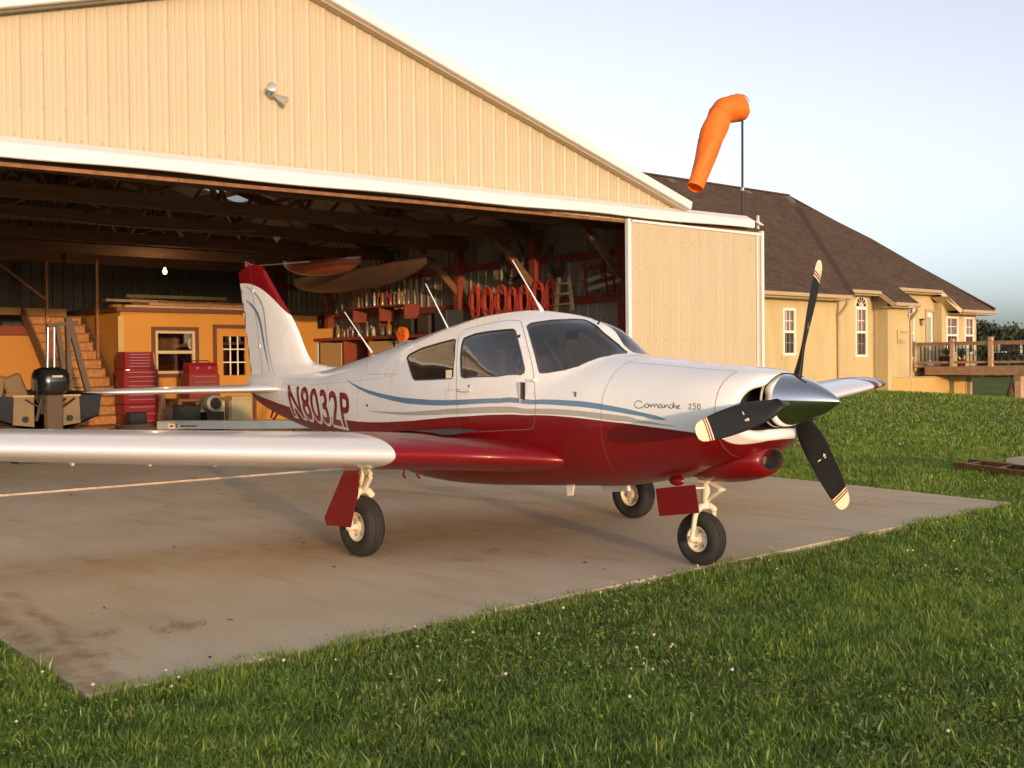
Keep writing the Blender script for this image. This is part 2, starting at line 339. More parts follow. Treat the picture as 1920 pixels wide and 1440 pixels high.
# rake trim, roof sheets, skylights
for sgn in (-1, 1):
    y1 = YL-.45 if sgn < 0 else YR+.02
    a = Vector((-8.11, RY, RZ+.07)); b_ = Vector((-8.11, y1, roofz(y1)+.07))
    MB().beam(a, b_, .26, .145).out('rake_trim', M_TRIM, HANGAR, bevel=.012)
    MB().beam(a+Vector((-.05, 0, -.085)), b_+Vector((-.05, 0, -.085)), .14, .02).out('rake_soffit', M_TAN, HANGAR)
def roof_piece(x0, x1, ya, yb, m, name):
    P = [(x0, ya, roofz(ya)+.03), (x1, ya, roofz(ya)+.03), (x1, yb, roofz(yb)+.03), (x0, yb, roofz(yb)+.03)]
    return MB().prism(P, (0, 0, .03)).out(name, m, HANGAR)
M_ROOFIN = mat('galvanised_roof', (.30, .28, .25), .55, metal=.4, var=.1)
for xx in np.arange(-23.4, -8.3, 1.27):
    x1 = min(xx+1.268, -8.24); roof_piece(xx, x1, YL-.45, RY, M_ROOFIN, 'roof_sheet')
    if abs(xx-(-18.32)) < .1:
        roof_piece(xx, x1, RY, 4.75, M_ROOFIN, 'roof_sheet'); roof_piece(xx, x1, 6.35, YR+.3, M_ROOFIN, 'roof_sheet')
        sk = roof_piece(xx+.02, x1-.3, 4.75, 6.35, None, 'skylight_sheet'); roof_piece(x1-.3, x1, 4.75, 6.35, M_ROOFIN, 'roof_sheet')
        mt = bpy.data.materials.new('skylight_fibreglass'); mt.use_nodes = True; nn_ = mt.node_tree.nodes; nn_.remove(nn_['Principled BSDF']); tl = nn_.new('ShaderNodeBsdfTranslucent'); tl.inputs[0].default_value = (.8, .82, .78, 1); mt.node_tree.links.new(tl.outputs[0], nn_['Material Output'].inputs[0]); sk.data.materials.append(mt)
        for vtx in sk.data.vertices:
            pass
    else: roof_piece(xx, x1, RY, YR+.3, M_ROOFIN, 'roof_sheet')
# track hood over the door, in lengths
def hood(y0, y1, k):
    prof = [(.0, .0), (.015, .005), (.05, -.018), (.17, -.085), (.185, -.11), (.188, -.235), (.17, -.245), (.165, -.12), (.0, -.05)]
    n = len(prof); st = np.linspace(y0, y1, 9); V = []
    for y in st:
        wob = .006*math.sin(y*2.1+k)+.004*math.sin(y*5.3); dr = .012*math.sin(y*1.7+2)
        for j, (dx, dz) in enumerate(prof): V.append((FX+.021+dx+(wob if j > 2 else 0), y, hood_top(y)+dz+(dr if 4 < j < 8 else 0)))
    F = [(i*n+j, (i+1)*n+j, (i+1)*n+(j+1) % n, i*n+(j+1) % n) for i in range(8) for j in range(n)]+[tuple(range(n)), tuple(8*n+j for j in range(n))[::-1]]
    o = mesh('track_hood', V, F, M_TRIM, HANGAR)
    bm = bmesh.new(); bm.from_mesh(o.data); bmesh.ops.recalc_face_normals(bm, faces=bm.faces[:]); bm.to_mesh(o.data); bm.free()
    MB().b2((FX+.2, y1-.03, hood_top(y1)-.225), (FX+.2125, y1+.012, hood_top(y1)-.10)).out('hood_joint', M_TRIM, o)
yy = [-6.6, -4.2, -1.75, .1, 1.95, 4.3, 6.65, 9.0, 11.43]
for k_ in range(8): hood(yy[k_], yy[k_+1]-.004, k_)
M_RUST = mat('rusty_track_steel', (.30, .13, .055), .6, metal=.3, var=.4, vscale=9.)
for k_ in range(8): MB().beam((FX+.06, yy[k_], hood_top(yy[k_])-.31), (FX+.06, yy[k_+1]-.005, hood_top(yy[k_+1])-.31), .05, .045).out('door_track_rail', M_RUST, HANGAR)
MB().beam((FX-.12, YL, 3.86), (FX-.12, YR, 3.92), .09, .30).out('door_header', M_WOOD, HANGAR)
MB().beam((FX-.05, YR+.05, 3.82), (FX-.05, 11.5, 3.84), .1, .16).out('track_outrigger', M_WOOD, HANGAR)
# floor track with its sunlit lip
MB().b2((-8.20, -6.2, -.02), (-8.155, 8.0, .022)).out('floor_track', mat('worn_track_angle', (.55, .42, .30), .5, metal=.3, var=.3, vscale=6.), HANGAR)
# sliding door leaf parked to the right, and its twin on the far left
def door_leaf(y0, y1):
    d = bpy.data.objects.new('sliding_door', None); COL.objects.link(d); d.location = (-8.12, (y0+y1)/2, 0); attach(d, HANGAR); zt = lambda y: hood_top(y)-.245
    MB().b2((-8.19, y0+.02, .03), (-8.135, y1-.02, zt(y0)-.04)).out('door_core', M_WOOD, d)
    y = y0+.09; k = 0
    while y < y1-.1:
        w = min(.96, y1-.09-y); ribbed('door_panel', (-8.132, y, 0), (0, 1, 0), (0, 0, 1), (1, 0, 0), w, lambda u: .04, lambda u, y=y: zt(y+u)-.05, M_TAN2, d, h=.004, minor=False); y += .962
    for a, b_ in ((y0, y0+.075), (y1-.075, y1)): MB().b2((-8.19, a, .02), (-8.108, b_, zt(a)-.02)).out('edge_trim', M_TRIM, d, bevel=.006)
    MB().b2((-8.125, y0+.105, zt(y0)-.07), (-8.104, y1-.105, zt(y0)-.03)).out('top_trim', M_TRIM, d)
    MB().b2((-8.12, y1-.235, .03), (-8.1, y1-.20, zt(y1)-.06)).out('joint_trim', M_TRIM, d)
    s = MB()
    for z in (.6, 1.2, 1.8, 2.4, 3.0, 3.5):
        for q in np.arange(y0+.22, y1-.2, .24): s.box((-8.118, q, z), (.01, .012, .012))
    o = s.out('door_screws', MATS['dull_screw'], d); o['kind'] = 'stuff'
door_leaf(8.06, 11.82); door_leaf(-9.6, -5.6)
# corner jambs and the sheeted sides and back
for y in (YR-.08, YL+.08): MB().b2((FX-.16, y-.08, 0), (FX-.02, y+.08, 3.75)).out('jamb_post', M_WOOD, HANGAR)
ribbed('front_return_panel', (FX-.01, 8.6, 0), (0, 1, 0), (0, 0, 1), (1, 0, 0), .95, lambda u: .0, lambda u: 3.8, M_TAN, HANGAR)
for k_ in range(15):
    x = FX-.02-k_*1.0
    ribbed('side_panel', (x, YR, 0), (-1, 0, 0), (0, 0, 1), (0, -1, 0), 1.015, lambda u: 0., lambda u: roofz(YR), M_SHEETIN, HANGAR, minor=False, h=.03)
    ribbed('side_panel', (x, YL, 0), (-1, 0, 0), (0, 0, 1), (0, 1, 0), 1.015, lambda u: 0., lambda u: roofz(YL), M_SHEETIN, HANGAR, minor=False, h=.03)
y = YL
while y < YR: 
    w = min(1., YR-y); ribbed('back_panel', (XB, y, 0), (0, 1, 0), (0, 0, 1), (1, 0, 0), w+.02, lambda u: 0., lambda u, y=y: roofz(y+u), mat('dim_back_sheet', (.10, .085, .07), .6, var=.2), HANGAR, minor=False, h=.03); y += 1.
# trusses
TX = [-9.4, -11.8, -14.2, -16.9, -19.3, -21.7]
ZC = 3.93
for xi, x in enumerate(TX):
    t = bpy.data.objects.new('roof_truss', None); COL.objects.link(t); t.location = (x, RY, ZC); attach(t, HANGAR)
    for dx in (-.07, .07): MB().beam((x+dx, YL+.05, ZC), (x+dx, YR-.05, ZC), .045, .21).out('bottom_chord', M_WOOD, t)
    for e in (YL-.3, YR+.15): MB().beam((x, e, roofz(e)-.14), (x, RY, RZ-.14), .045, .19).out('top_chord', M_WOOD, t)
    nw = 9; ys = np.linspace(YL+.6, YR-.6, nw*2+1)
    for i in range(nw*2):
        a, b_ = ys[i], ys[i+1]; za = ZC+.05 if i % 2 == 0 else roofz(a)-.18; zb_ = roofz(b_)-.18 if i % 2 == 0 else ZC+.05
        MB().beam((x+.02*(i % 2), a, za), (x+.02*(i % 2), b_, zb_), .09, .04).out('web', M_WOOD, t)
for yv in (-4.5, -2.4, -.3, 1.6, 3.6, 5.75, 7.7, 9.2):
    MB().b2((XB+.1, yv-.02, roofz(yv)-.05-.09), (FX-.1, yv+.02, roofz(yv)-.012)).out('purlin', M_WOOD, HANGAR)
for yv in (-2.9, 3.4): MB().beam((TX[0], yv, ZC+.15), (TX[-1], yv+.2, ZC+.15), .09, .04).out('tie_board', M_WOOD, HANGAR)
for (x, y) in ((-10.6, -.5), (-13.0, 2.3), (-13.2, 4.9), (-15.5, .9)): MB().beam((x-1.2, y-1.1, ZC-.02), (x+1.2, y+.6, ZC+.75), .09, .04).out('sway_brace', M_WOOD, HANGAR)
# posts, girts and knee braces down the right wall
for x in TX:
    MB().b2((x-.08, YR-.30, 0), (x+.08, YR-.12, 4.0)).out('wall_post', M_REDWOOD, HANGAR)
    MB().beam((x, YR-.22, 2.9), (x, YR-1.25, 3.86), .07, .14).out('knee_brace', M_WOOD, HANGAR)
for z in (.9, 1.8, 2.62, 3.45): MB().b2((XB+.1, YR-.11, z-.07), (FX-.2, YR-.045, z+.07)).out('wall_girt', M_REDWOOD if z > 2 else M_WOOD, HANGAR)
# floodlight on the gable
fl = thing('flood_light', 'twin-bulb flood light fixture on the tan hangar gable', 'light fixture', (-8.240,1.411,4.919))
c0 = Vector((-8.240,1.411,4.919)); M_LAMP = mat('flood_lamp_glass', (.62, .58, .52), .15, metal=.6)
MB().lathe([(0, .0), (.055, .0), (.055, .05), (.04, .065), (0, .065)], (c0.x, c0.y, c0.z), 'x', 20).out('mounting_box', M_STEEL, fl, True)
for d in (Vector((.75, -.5, .25)), Vector((.55, .62, -.45))):
    d = d.normalized(); a = c0+Vector((.06, 0, 0))
    m_ = MB(); pts = [a, a+d*.05, a+d*.07, a+d*.15, a+d*.2, a+d*.205]; m_.tube(pts, .02, 16, rs=[.02, .022, .032, .05, .062, .05]); m_.out('lamp_head', M_LAMP, fl, True)
# windsock on a pole fixed behind the track end
wsk = thing('windsock', 'limp orange windsock drooping from a thin pole above the hangar corner', 'windsock', (-8.400,11.541,4.183))
pole_t = Vector((-8.400,11.560,5.960)); pole_b = Vector((-8.400,11.541,4.183))
MB().tube([pole_b-Vector((0, 0, .25)), pole_t+Vector((0, 0, .25))], .022, 8).out('pole', M_BLACKP, wsk, True)
MB().tube([Vector((-8.400,11.546,4.655))-Vector((0, 0, .03)), Vector((-8.400,11.546,4.655))+Vector((0, 0, .03))], .034, 8).out('pole_coupling', M_STEEL, wsk, True)
def sock():
    ctr = [Vector(p) for p in ((-8.400,11.464,6.168), (-8.400,11.270,6.131), (-8.400,11.015,6.076), (-8.400,10.872,5.948), (-8.400,10.808,5.812), (-8.400,10.682,5.601), (-8.400,10.540,5.291), (-8.400,10.384,4.983), (-8.400,10.245,4.727), (-8.400,10.153,4.555))]
    rad = [.255, .25, .235, .225, .23, .235, .21, .18, .155, .15]
    ctr2 = []; r2 = []
    for i in range(len(ctr)-1):
        for t in (0, .33, .66): ctr2.append(ctr[i].lerp(ctr[i+1], t)); r2.append(rad[i]*(1-t)+rad[i+1]*t)
    ctr2.append(ctr[-1]); r2.append(rad[-1]); n = 28; V = []; k = len(ctr2); X = Vector((1, 0, 0))
    for i, p in enumerate(ctr2):
        t = (ctr2[min(i+2, k-1)]-ctr2[max(i-2, 0)]).normalized(); t.x = 0; t.normalize(); s = X.cross(t)
        for j in range(n):
            q = 2*math.pi*j/n; w = 1+.05*math.sin(3*q+i*.5)+.025*math.sin(7*q+i*1.1)
            V.append(p+X*math.cos(q)*r2[i]*w*.95+s*math.sin(q)*r2[i]*w)
    F = [(i*n+j, i*n+(j+1) % n, (i+1)*n+(j+1) % n, (i+1)*n+j) for i in range(k-1) for j in range(n)]
    o = mesh('fabric_sleeve', V, F, M_ORANGE, wsk, True); return o
slv = sock()
nt_ = M_ORANGE.node_tree; tl_ = nt_.nodes.new('ShaderNodeBsdfTranslucent'); tl_.inputs[0].default_value = (.95, .24, .02, 1); ms_ = nt_.nodes.new('ShaderNodeMixShader'); ms_.inputs[0].default_value = .15
nt_.links.new(nt_.nodes['Principled BSDF'].outputs[0], ms_.inputs[1]); nt_.links.new(tl_.outputs[0], ms_.inputs[2]); nt_.links.new(ms_.outputs[0], nt_.nodes['Material Output'].inputs[0])
_v = [v.co.copy() for v in slv.data.vertices]
for k_ in (9, 17): MB().tube([_v[k_*28+j % 28]*1.0 for j in range(29)], .006, 5).out('sleeve_seam', mat('dark_orange_seam', (.60, .10, .01), .7), slv)
p_ = Vector((-8.400,11.464,6.168)); MB().lathe([(.25, -.01), (.258, 0), (.25, .01), (.242, 0)], p_, 'y', 28, True).out('mouth_ring', M_STEEL, slv, True)


ORD = ['first', 'second', 'third', 'fourth', 'fifth', 'sixth', 'seventh', 'eighth', 'ninth', 'tenth', 'eleventh', 'twelfth', 'thirteenth', 'fourteenth', 'fifteenth', 'sixteenth', 'seventeenth', 'eighteenth', 'nineteenth', 'twentieth']
# ================================================================== things inside the hangar
OX = -19.7
M_SASH = mat('aged_cream_sash', (.50, .40, .24), .5)
OFF = thing('workshop_office', 'ochre walled office room with brown trim built inside the hangar', 'office', (OX, 6.8, 0))
yl, zt = 4.2, 2.64
wy0, wz0, wy1, wz1 = 4.98, 1.24, 5.98, 2.25; dy0, dy1, dzt = 6.50, 7.42, 2.30
wall = MB()
for a, b_ in (((yl, 0), (wy0, zt)), ((wy1, 0), (dy0, zt)), ((dy1, 0), (9.25, zt)), ((wy0, 0), (wy1, wz0)), ((wy0, wz1), (wy1, zt)), ((dy0, dzt), (dy1, zt))): wall.b2((OX-.12, a[0], a[1]), (OX, b_[0], b_[1]))
wall.out('front_wall', M_OCHRE, OFF)
box('side_wall', (-23.0, yl, 0), (OX-.121, yl+.12, zt), M_OCHRE, OFF)
MB().b2((OX, yl-.06, 0), (OX+.025, yl+.07, zt-.1)).out('corner_board', mat('pale_corner_board', (.46, .32, .13), .6), OFF)
box('fascia', (OX-.02, yl-.12, zt-.0), (OX+.10, 9.3, zt+.10), M_BROWN, OFF); box('fascia', (-23.0, yl-.12, zt), (OX-.021, yl-.02, zt+.10), M_BROWN, OFF)
box('ceiling_deck', (-23.0, yl-.02, zt+.02), (OX-.021, 9.3, zt+.06), M_OSB, OFF)
box('back_room_wall', (-22.6, yl+.13, 0), (-22.5, 9.25, zt), M_BROWN, OFF)
wn_ = bpy.data.objects.new('window', None); COL.objects.link(wn_); wn_.location = (OX, 5.5, 1.7); attach(wn_, OFF)
def frame(lo, hi, x0, x1, w, name, m, parent):
    (y0, z0), (y1, z1) = lo, hi
    for a, b_ in (((y0, z0), (y1, z0+w)), ((y0, z1-w), (y1, z1)), ((y0, z0+w), (y0+w, z1-w)), ((y1-w, z0+w), (y1, z1-w))): box(name, (x0, a[0], a[1]), (x1, b_[0], b_[1]), m, parent)
frame((wy0-.07, wz0-.07), (wy1+.07, wz1+.07), OX+.002, OX+.03, .09, 'casing_board', M_BROWN, wn_)
frame((wy0+.02, wz0+.02), (wy1-.02, wz1-.02), OX-.03, OX+.015, .06, 'sash_rail', M_SASH, wn_)
zm_ = (wz0+wz1)/2; box('meeting_rail', (OX-.03, wy0+.08, zm_-.035), (OX+.02, wy1-.08, zm_+.035), M_SASH, wn_)
GL_IN = glass('office_glass', (.75, .7, .62), .1, .6)
box('pane', (OX-.02, wy0+.08, wz0+.08), (OX-.014, wy1-.08, zm_-.035), GL_IN, wn_); box('pane', (OX-.02, wy0+.08, zm_+.035), (OX-.014, wy1-.08, wz1-.08), GL_IN, wn_)
box('window_shelf_box', (OX-.6, wy0+.15, zm_+.06), (OX-.3, wy0+.75, zm_+.32), mat('cardboard', (.42, .24, .11), .8, var=.1), OFF)
dr = bpy.data.objects.new('door', None); COL.objects.link(dr); dr.location = (OX, 7., 0); attach(dr, OFF)
for a, b_ in (((dy0-.09, 0), (dy0, dzt+.09)), ((dy1, 0), (dy1+.09, dzt+.09)), ((dy0, dzt), (dy1, dzt+.09))): box('door_casing', (OX+.002, a[0], a[1]), (OX+.03, b_[0], b_[1]), M_BROWN, dr)
gy0, gy1, gz0, gz1 = dy0+.17, dy1-.17, 1.2, 2.12
lf = MB()
for a, b_ in (((dy0, .02), (gy0, dzt)), ((gy1, .02), (dy1, dzt)), ((gy0, .02), (gy1, gz0)), ((gy0, gz1), (gy1, dzt))): lf.b2((OX-.05, a[0], a[1]), (OX-.005, b_[0], b_[1]))
lf.out('door_leaf', M_OCHRE, dr)
for i in range(3):
    for j in range(3):
        a = gy0+(gy1-gy0)*i/3; c = gz0+(gz1-gz0)*j/3; box('pane', (OX-.03, a+.012, c+.012), (OX-.024, a+(gy1-gy0)/3-.012, c+(gz1-gz0)/3-.012), GL_IN, dr)
for i in (1, 2):
    a = gy0+(gy1-gy0)*i/3; box('muntin', (OX-.035, a-.012, gz0), (OX-.008, a+.012, gz1), M_HTRIM, dr)
    c = gz0+(gz1-gz0)*i/3; box('muntin', (OX-.037, gy0, c-.012), (OX-.010, gy1, c+.012), M_HTRIM, dr)
MB().ball((OX+.03, dy1-.07, 1.05), .03).out('knob', M_STEEL, dr, True)
# boards stored on the office roof
for k_, (x, y0, y1, z, h, m) in enumerate(((-19.75, 4.3, 7.6, .10, .05, M_WOOD2), (-19.95, 4.1, 8.4, .10, .06, M_OSB), (-19.85, 4.9, 7.9, .165, .05, M_WOOD2), (-20.1, 4.6, 8.6, .17, .05, M_WOOD), (-20.0, 5.2, 7.4, .225, .05, M_OSB), (-20.05, 4.0, 5.4, .23, .06, M_WOOD2))):
    o = MB().b2((x-.12, y0, zt+z), (x+.10, y1, zt+z+h)).out('stored_plank', m); tag(o, ['long pale plank at the front edge of the office roof', 'wide chipboard strip lying along the office roof', 'upper pale plank on the office roof stack', 'dark plank at the back of the office roof stack', 'short chipboard offcut on top of the plank stack', 'short pale plank over the office corner'][k_], 'plank', 'planks stored on the office roof')
o = MB().b2((-20.6, 4.7, zt+.36), (-20.5, 7.2, zt+.44)).out('stored_beam', mat('olive_beam', (.30, .25, .13), .7, var=.2)); tag(o, 'long olive box beam resting above the office roof planks', 'beam')
for yv in (4.8, 7.0): pass
o = MB().b2((-20.65, 4.75, zt+.101), (-20.45, 4.95, zt+.36)).out('beam_block', M_WOOD); tag(o, 'wooden block propping the left end of the olive beam', 'block')
o = MB().b2((-20.65, 6.9, zt+.101), (-20.45, 7.1, zt+.36)).out('beam_block', M_WOOD); tag(o, 'wooden block propping the right end of the olive beam', 'block')
# left-hand store room with a loft
ST_ = thing('store_room', 'ochre store room with a red lintel and open loft behind the boat', 'store room', (-21.9, -1, 0))
box('front_wall', (-22.0, -6.1, 0), (-21.9, 3.32, 2.15), M_OCHRE, ST_); box('lintel', (-21.95, -6.1, 2.16), (-21.82, 3.38, 2.36), M_REDWOOD, ST_)
box('loft_floor', (-23.1, -6.1, 2.62), (-21.9, 3.85, 2.78), mat('orange_loft_edge', (.50, .26, .08), .7, var=.1), ST_)
for k_ in range(15): box('joist_end', (-22.05, -5.9+k_*.63, 2.48), (-21.85, -5.85+k_*.63, 2.618), M_WOOD, ST_)
for k_, (y, x) in enumerate(((3.15, -21.2), (4.05, -20.6))): o = MB().b2((x-.03, y-.03, 0), (x+.03, y+.03, 3.82)).out('loft_pipe_column', M_RUST); tag(o, ['thin steel column at the head of the stairs', 'thin steel column beside the office corner'][k_], 'column', 'steel loft columns')
MB_ = MB().beam((-21.2, 2.0, 3.8), (-21.2, 3.12, 2.95), .05, .05).out('loft_brace', M_RUST); tag(MB_, 'slanting steel brace above the staircase', 'brace')
for k_ in range(7):
    o = MB().b2((-22.9+.1*(k_ % 3), -4.6+k_*.95, 2.785), (-22.4, -4.1+k_*.95, 3.15+.13*(k_ % 4))).out('loft_box', mat('dim_box_%d' % (k_ % 3), [(.16, .10, .06), (.10, .10, .11), (.20, .15, .09)][k_ % 3], .8, var=.2), bevel=.01); tag(o, '%s dim storage box from the left on the dark loft' % ORD[k_], 'box', 'boxes on the loft')
# stairs
STR = thing('staircase', 'open chipboard staircase climbing to the loft beside the office', 'staircase', (-19.0, 3.45, 0))
for i in range(13):
    x = -18.85-i*.225; z = .2*i
    box('riser', (x-.02, 2.85, z+.004), (x, 4.05, z+.17), M_OSB, STR); box('tread', (x-.25, 2.83, z+.171), (x+.03, 4.07, z+.203), M_WOOD, STR)
for y in (2.80, 4.10): MB().beam((-18.75, y, .05), (-21.75, y, 2.72), .045, .24).out('stringer', M_WOOD, STR)
# bulb
BULB = thing('hanging_bulb', 'single glowing light bulb hanging over the office roof', 'light bulb', (-18.600,4.745,3.518))
bc = Vector((-18.600,4.745,3.506))
mb = MB(); mb.lathe([(0, -.085), (.025, -.08), (.042, -.06), (.046, -.035), (.04, -.01), (.022, .02), (.016, .045), (0, .046)], bc, 'z', 20); mb.out('bulb_glass', mat('lit_bulb', (1, .85, .55), .4, emit=(1, .55, .16), estr=3.2), BULB, True)
MB().lathe([(0, .07), (.024, .07), (.03, .045), (.017, .044)], bc, 'z', 16).out('socket', M_HTRIM, BULB, True)
MB().tube([bc+Vector((0, 0, .065)), (bc.x, bc.y, ZC-.1)], .006, 6).out('flex', M_BLACKP, BULB)
pl = bpy.data.lights.new('bulb_light', 'POINT'); pl.energy = 7; pl.color = (1, .68, .36); pl.shadow_soft_size = .04; po = bpy.data.objects.new('bulb_light', pl); COL.objects.link(po); po.location = bc-Vector((0, 0, .16)); po.parent = None
o = MB().tube([Vector(p) for p in ((-14.000,-0.134,3.837), (-14.000,0.361,3.833), (-14.000,0.874,3.837), (-14.000,1.405,3.806), (-14.000,2.051,3.799), (-14.000,2.825,3.816), (-14.000,3.537,3.847), (-14.000,4.370,3.895))], .008, 6).out('ceiling_wire', M_STEEL); tag(o, 'pale wire strung in slack waves under the roof trusses', 'wire')
o = MB().lathe([(0, .04), (.06, .04), (.07, 0), (.03, -.03), (.03, -.07), (0, -.07)], Vector((-14.000,4.824,3.787)), 'z', 14).out('ceiling_socket', M_HTRIM, None, True); tag(o, 'small white lamp socket under a truss above the aeroplane tail', 'lamp socket')
# tool chests
def chest(x, y0, y1, z0, z1, rows, m, name, label, parent=None, handles=True):
    t = thing(name, label, 'tool chest', (x, (y0+y1)/2, z0)); box('cabinet', (x-.45, y0, z0), (x, y1, z1), m, t, .01)
    h = (z1-z0-.06)/rows
    for k in range(rows):
        box('drawer', (x+.001, y0+.08, z0+.03+k*h), (x+.016, y1-.08, z0+.03+(k+1)*h-.014), m, t)
        MB().b2((x+.017, y0+.1, z0+.03+(k+1)*h-.034), (x+.028, y1-.1, z0+.03+(k+1)*h-.02)).out('drawer_pull', M_STEEL, t)
    return t
CX = -18.6
y0, y1 = 3.62, 4.42
y0 = (-18.600,3.796,1.284)[1]; y1 = (-18.600,4.564,1.275)[1]
chest(CX, y0, y1, .12, .62, 3, M_TOOLRED, 'tool_cabinet', 'lowest red roller cabinet section by the office corner'); chest(CX, y0, y1, .625, 1.36, 7, M_TOOLRED, 'tool_cabinet', 'tall red roller cabinet with seven drawers by the office corner'); chest(CX-.05, y0+.05, y1-.08, 1.365, 1.74, 5, M_TOOLRED, 'tool_chest', 'red top chest standing on the tall roller cabinet')
ty0, ty1 = (-18.400,5.180,1.267)[1], (-18.400,5.902,1.258)[1]
chest(-18.4, ty0, ty1, .72, 1.25, 4, mat('dim_red_chest', (.22, .03, .03), .45), 'tool_chest', 'smaller red and grey tool chest left of the glazed door')
t = thing('tool_box', 'red hip-roof tool box on the smaller chest under the window', 'tool box', (-18.6, (ty0+ty1)/2, 1.25)); MB().prism([(-18.75, ty0+.02, 1.252), (-18.75, ty0+.02, 1.42), (-18.68, ty0+.02, 1.50), (-18.52, ty0+.02, 1.50), (-18.45, ty0+.02, 1.42), (-18.45, ty0+.02, 1.252)], (0, ty1-ty0-.04, 0)).out('case', M_TOOLRED, t); MB().tube([(-18.6, ty0+.15, 1.5), (-18.6, ty0+.18, 1.54), (-18.6, ty1-.18, 1.54), (-18.6, ty1-.15, 1.5)], .012, 6).out('handle', M_BLACKP, t)
for q in (.3, .7): box('latch', (-18.449, ty0+(ty1-ty0)*q-.03, 1.36), (-18.435, ty0+(ty1-ty0)*q+.03, 1.41), M_STEEL, t)
t = thing('work_bench', 'dark bench carrying the smaller tool chest', 'bench', (-18.5, (ty0+ty1)/2, 0)); box('bench_top', (-18.95, ty0-.35, .66), (-18.2, ty1+.18, .718), M_WOOD, t)
for a in (ty0-.3, ty1+.1):
    for x in (-18.9, -18.28): box('leg', (x-.04, a-.04, 0), (x+.04, a+.04, .659), M_WOOD, t)
# a boat on its trailer, with an outboard motor
BT = thing('motor_boat', 'dark-hulled motor boat with tan transom standing stern-out in the hangar', 'boat', (-13.2, .1, 0))
bx = -13.2; cyb = (-13.200,0.265,0.994)[1]; hw = .86
M_HULL = mat('black_boat_hull', (.018, .018, .02), .2, coat=.6, var=.1); M_TRANS = mat('tan_transom', (.21, .14, .07), .4, var=.1)
secs = []
for i, (x, w, zk, zs) in enumerate(((bx, hw, .42, .98), (bx-1.5, hw+.03, .40, .98), (bx-3., hw-.06, .40, 1.02), (bx-4.2, hw*.6, .5, 1.10), (bx-5., .03, .85, 1.2))):
    secs.append([(x, cyb-w, zs), (x, cyb-w*.95, zk+.22), (x, cyb-w*.45, zk+.06), (x, cyb, zk), (x, cyb+w*.45, zk+.06), (x, cyb+w*.95, zk+.22), (x, cyb+w, zs)])
V = [p for s in secs for p in s]; F = [(i*7+j, i*7+j+1, (i+1)*7+j+1, (i+1)*7+j) for i in range(4) for j in range(6)]
mesh('hull', V, F, M_HULL, BT, True)
for s_ in (-1, 1): MB().prism([(bx+.005, cyb+s_*.20, .50), (bx+.005, cyb+s_*.52, .54), (bx+.005, cyb+s_*.50, .97), (bx+.005, cyb+s_*.20, .97)], (-.05, 0, 0)).out('transom_panel', M_TRANS, BT)
for s_ in (-1, 1): MB().prism([(bx+.003, cyb+s_*.525, .56), (bx+.003, cyb+s_*.82, .66), (bx+.003, cyb+s_*.86, .98), (bx+.003, cyb+s_*.505, .97)], (-.05, 0, 0)).out('stern_corner', M_HULL, BT)
for s_ in (-1, 1): MB().tube([(bx-.02, cyb+s_*.87, .985), (bx-3., cyb+s_*.81, 1.03)], .03, 8).out('gunwale', M_BLACKP, BT, True)
box('deck', (bx-3., cyb-.82, .93), (bx-.05, cyb+.82, .97), mat('dark_boat_carpet', (.05, .045, .05), .9), BT)
for k_, a in enumerate((-.62, -.3)):
    MB().box((bx-.55, cyb+a, 1.1), (.12, .30, .42), Matrix.Rotation(.35*(1 if k_ else -.5), 3, 'X')).out('boat_seat', mat('tan_vinyl', (.17, .11, .055), .5), BT, bevel=.03)
box('seat_base', (bx-.7, cyb-.52, .97), (bx-.3, cyb-.22, 1.02), MATS['tan_vinyl'], BT)
OB = bpy.data.objects.new('outboard_motor', None); COL.objects.link(OB); OB.location = (bx+.1, cyb, .9); attach(OB, BT)
M_COWL = mat('gloss_black_cowl', (.012, .012, .013), .22, coat=.6)
mb = MB(); n = 24; rings = [(1.02, .17, .22), (1.06, .235, .29), (1.18, .25, .31), (1.30, .245, .30), (1.38, .21, .26), (1.42, .12, .16)]; V = []
for z, ry, rx in rings:
    for j in range(n):
        q = 2*math.pi*j/n; c_, s_ = math.cos(q), math.sin(q); V.append((bx+.16+rx*math.copysign(abs(c_)**.6, c_), cyb+ry*math.copysign(abs(s_)**.6, s_), z))
mb.add(V, [(i*n+j, i*n+(j+1) % n, (i+1)*n+(j+1) % n, (i+1)*n+j) for i in range(5) for j in range(n)]+[tuple(range(n))[::-1], tuple(5*n+j for j in range(n))]); mb.out('motor_cowl', M_COWL, OB, True)
MB().prism([(bx+.20, cyb-.13, 1.0), (bx+.36, cyb-.13, 1.0), (bx+.33, cyb-.13, .45), (bx+.20, cyb-.13, .45)], (0, .26, 0)).out('midsection', mat('bronze_leg', (.12, .08, .05), .4, metal=.3), OB, bevel=.02)
MB().tube([(bx+.1, cyb, .34), (bx+.42, cyb, .34)], .05, 12, rs=[.03, .055]).out('gear_case', MATS['bronze_leg'], OB, True)
box('mount_bracket', (bx+.006, cyb-.16, .70), (bx+.19, cyb+.16, 1.0), M_BLACKP, OB)
box('cowl_badge', (bx+.455, cyb-.08, 1.265), (bx+.468, cyb+.08, 1.295), mat('pale_badge', (.5, .42, .36), .5), OB)
for k_, (a_, b2_) in enumerate(((-.18, .28), (.12, -.34), (-.05, .42))): MB().tube([(bx+.1, cyb+a_, 1.05), (bx+.16, cyb+a_*1.4+.05, .88), (bx+.08, cyb+(a_+b2_)/2, .78), (bx+.03, cyb+b2_, .93)], .016, 6).out('control_cable', M_BLACKP, OB, True)
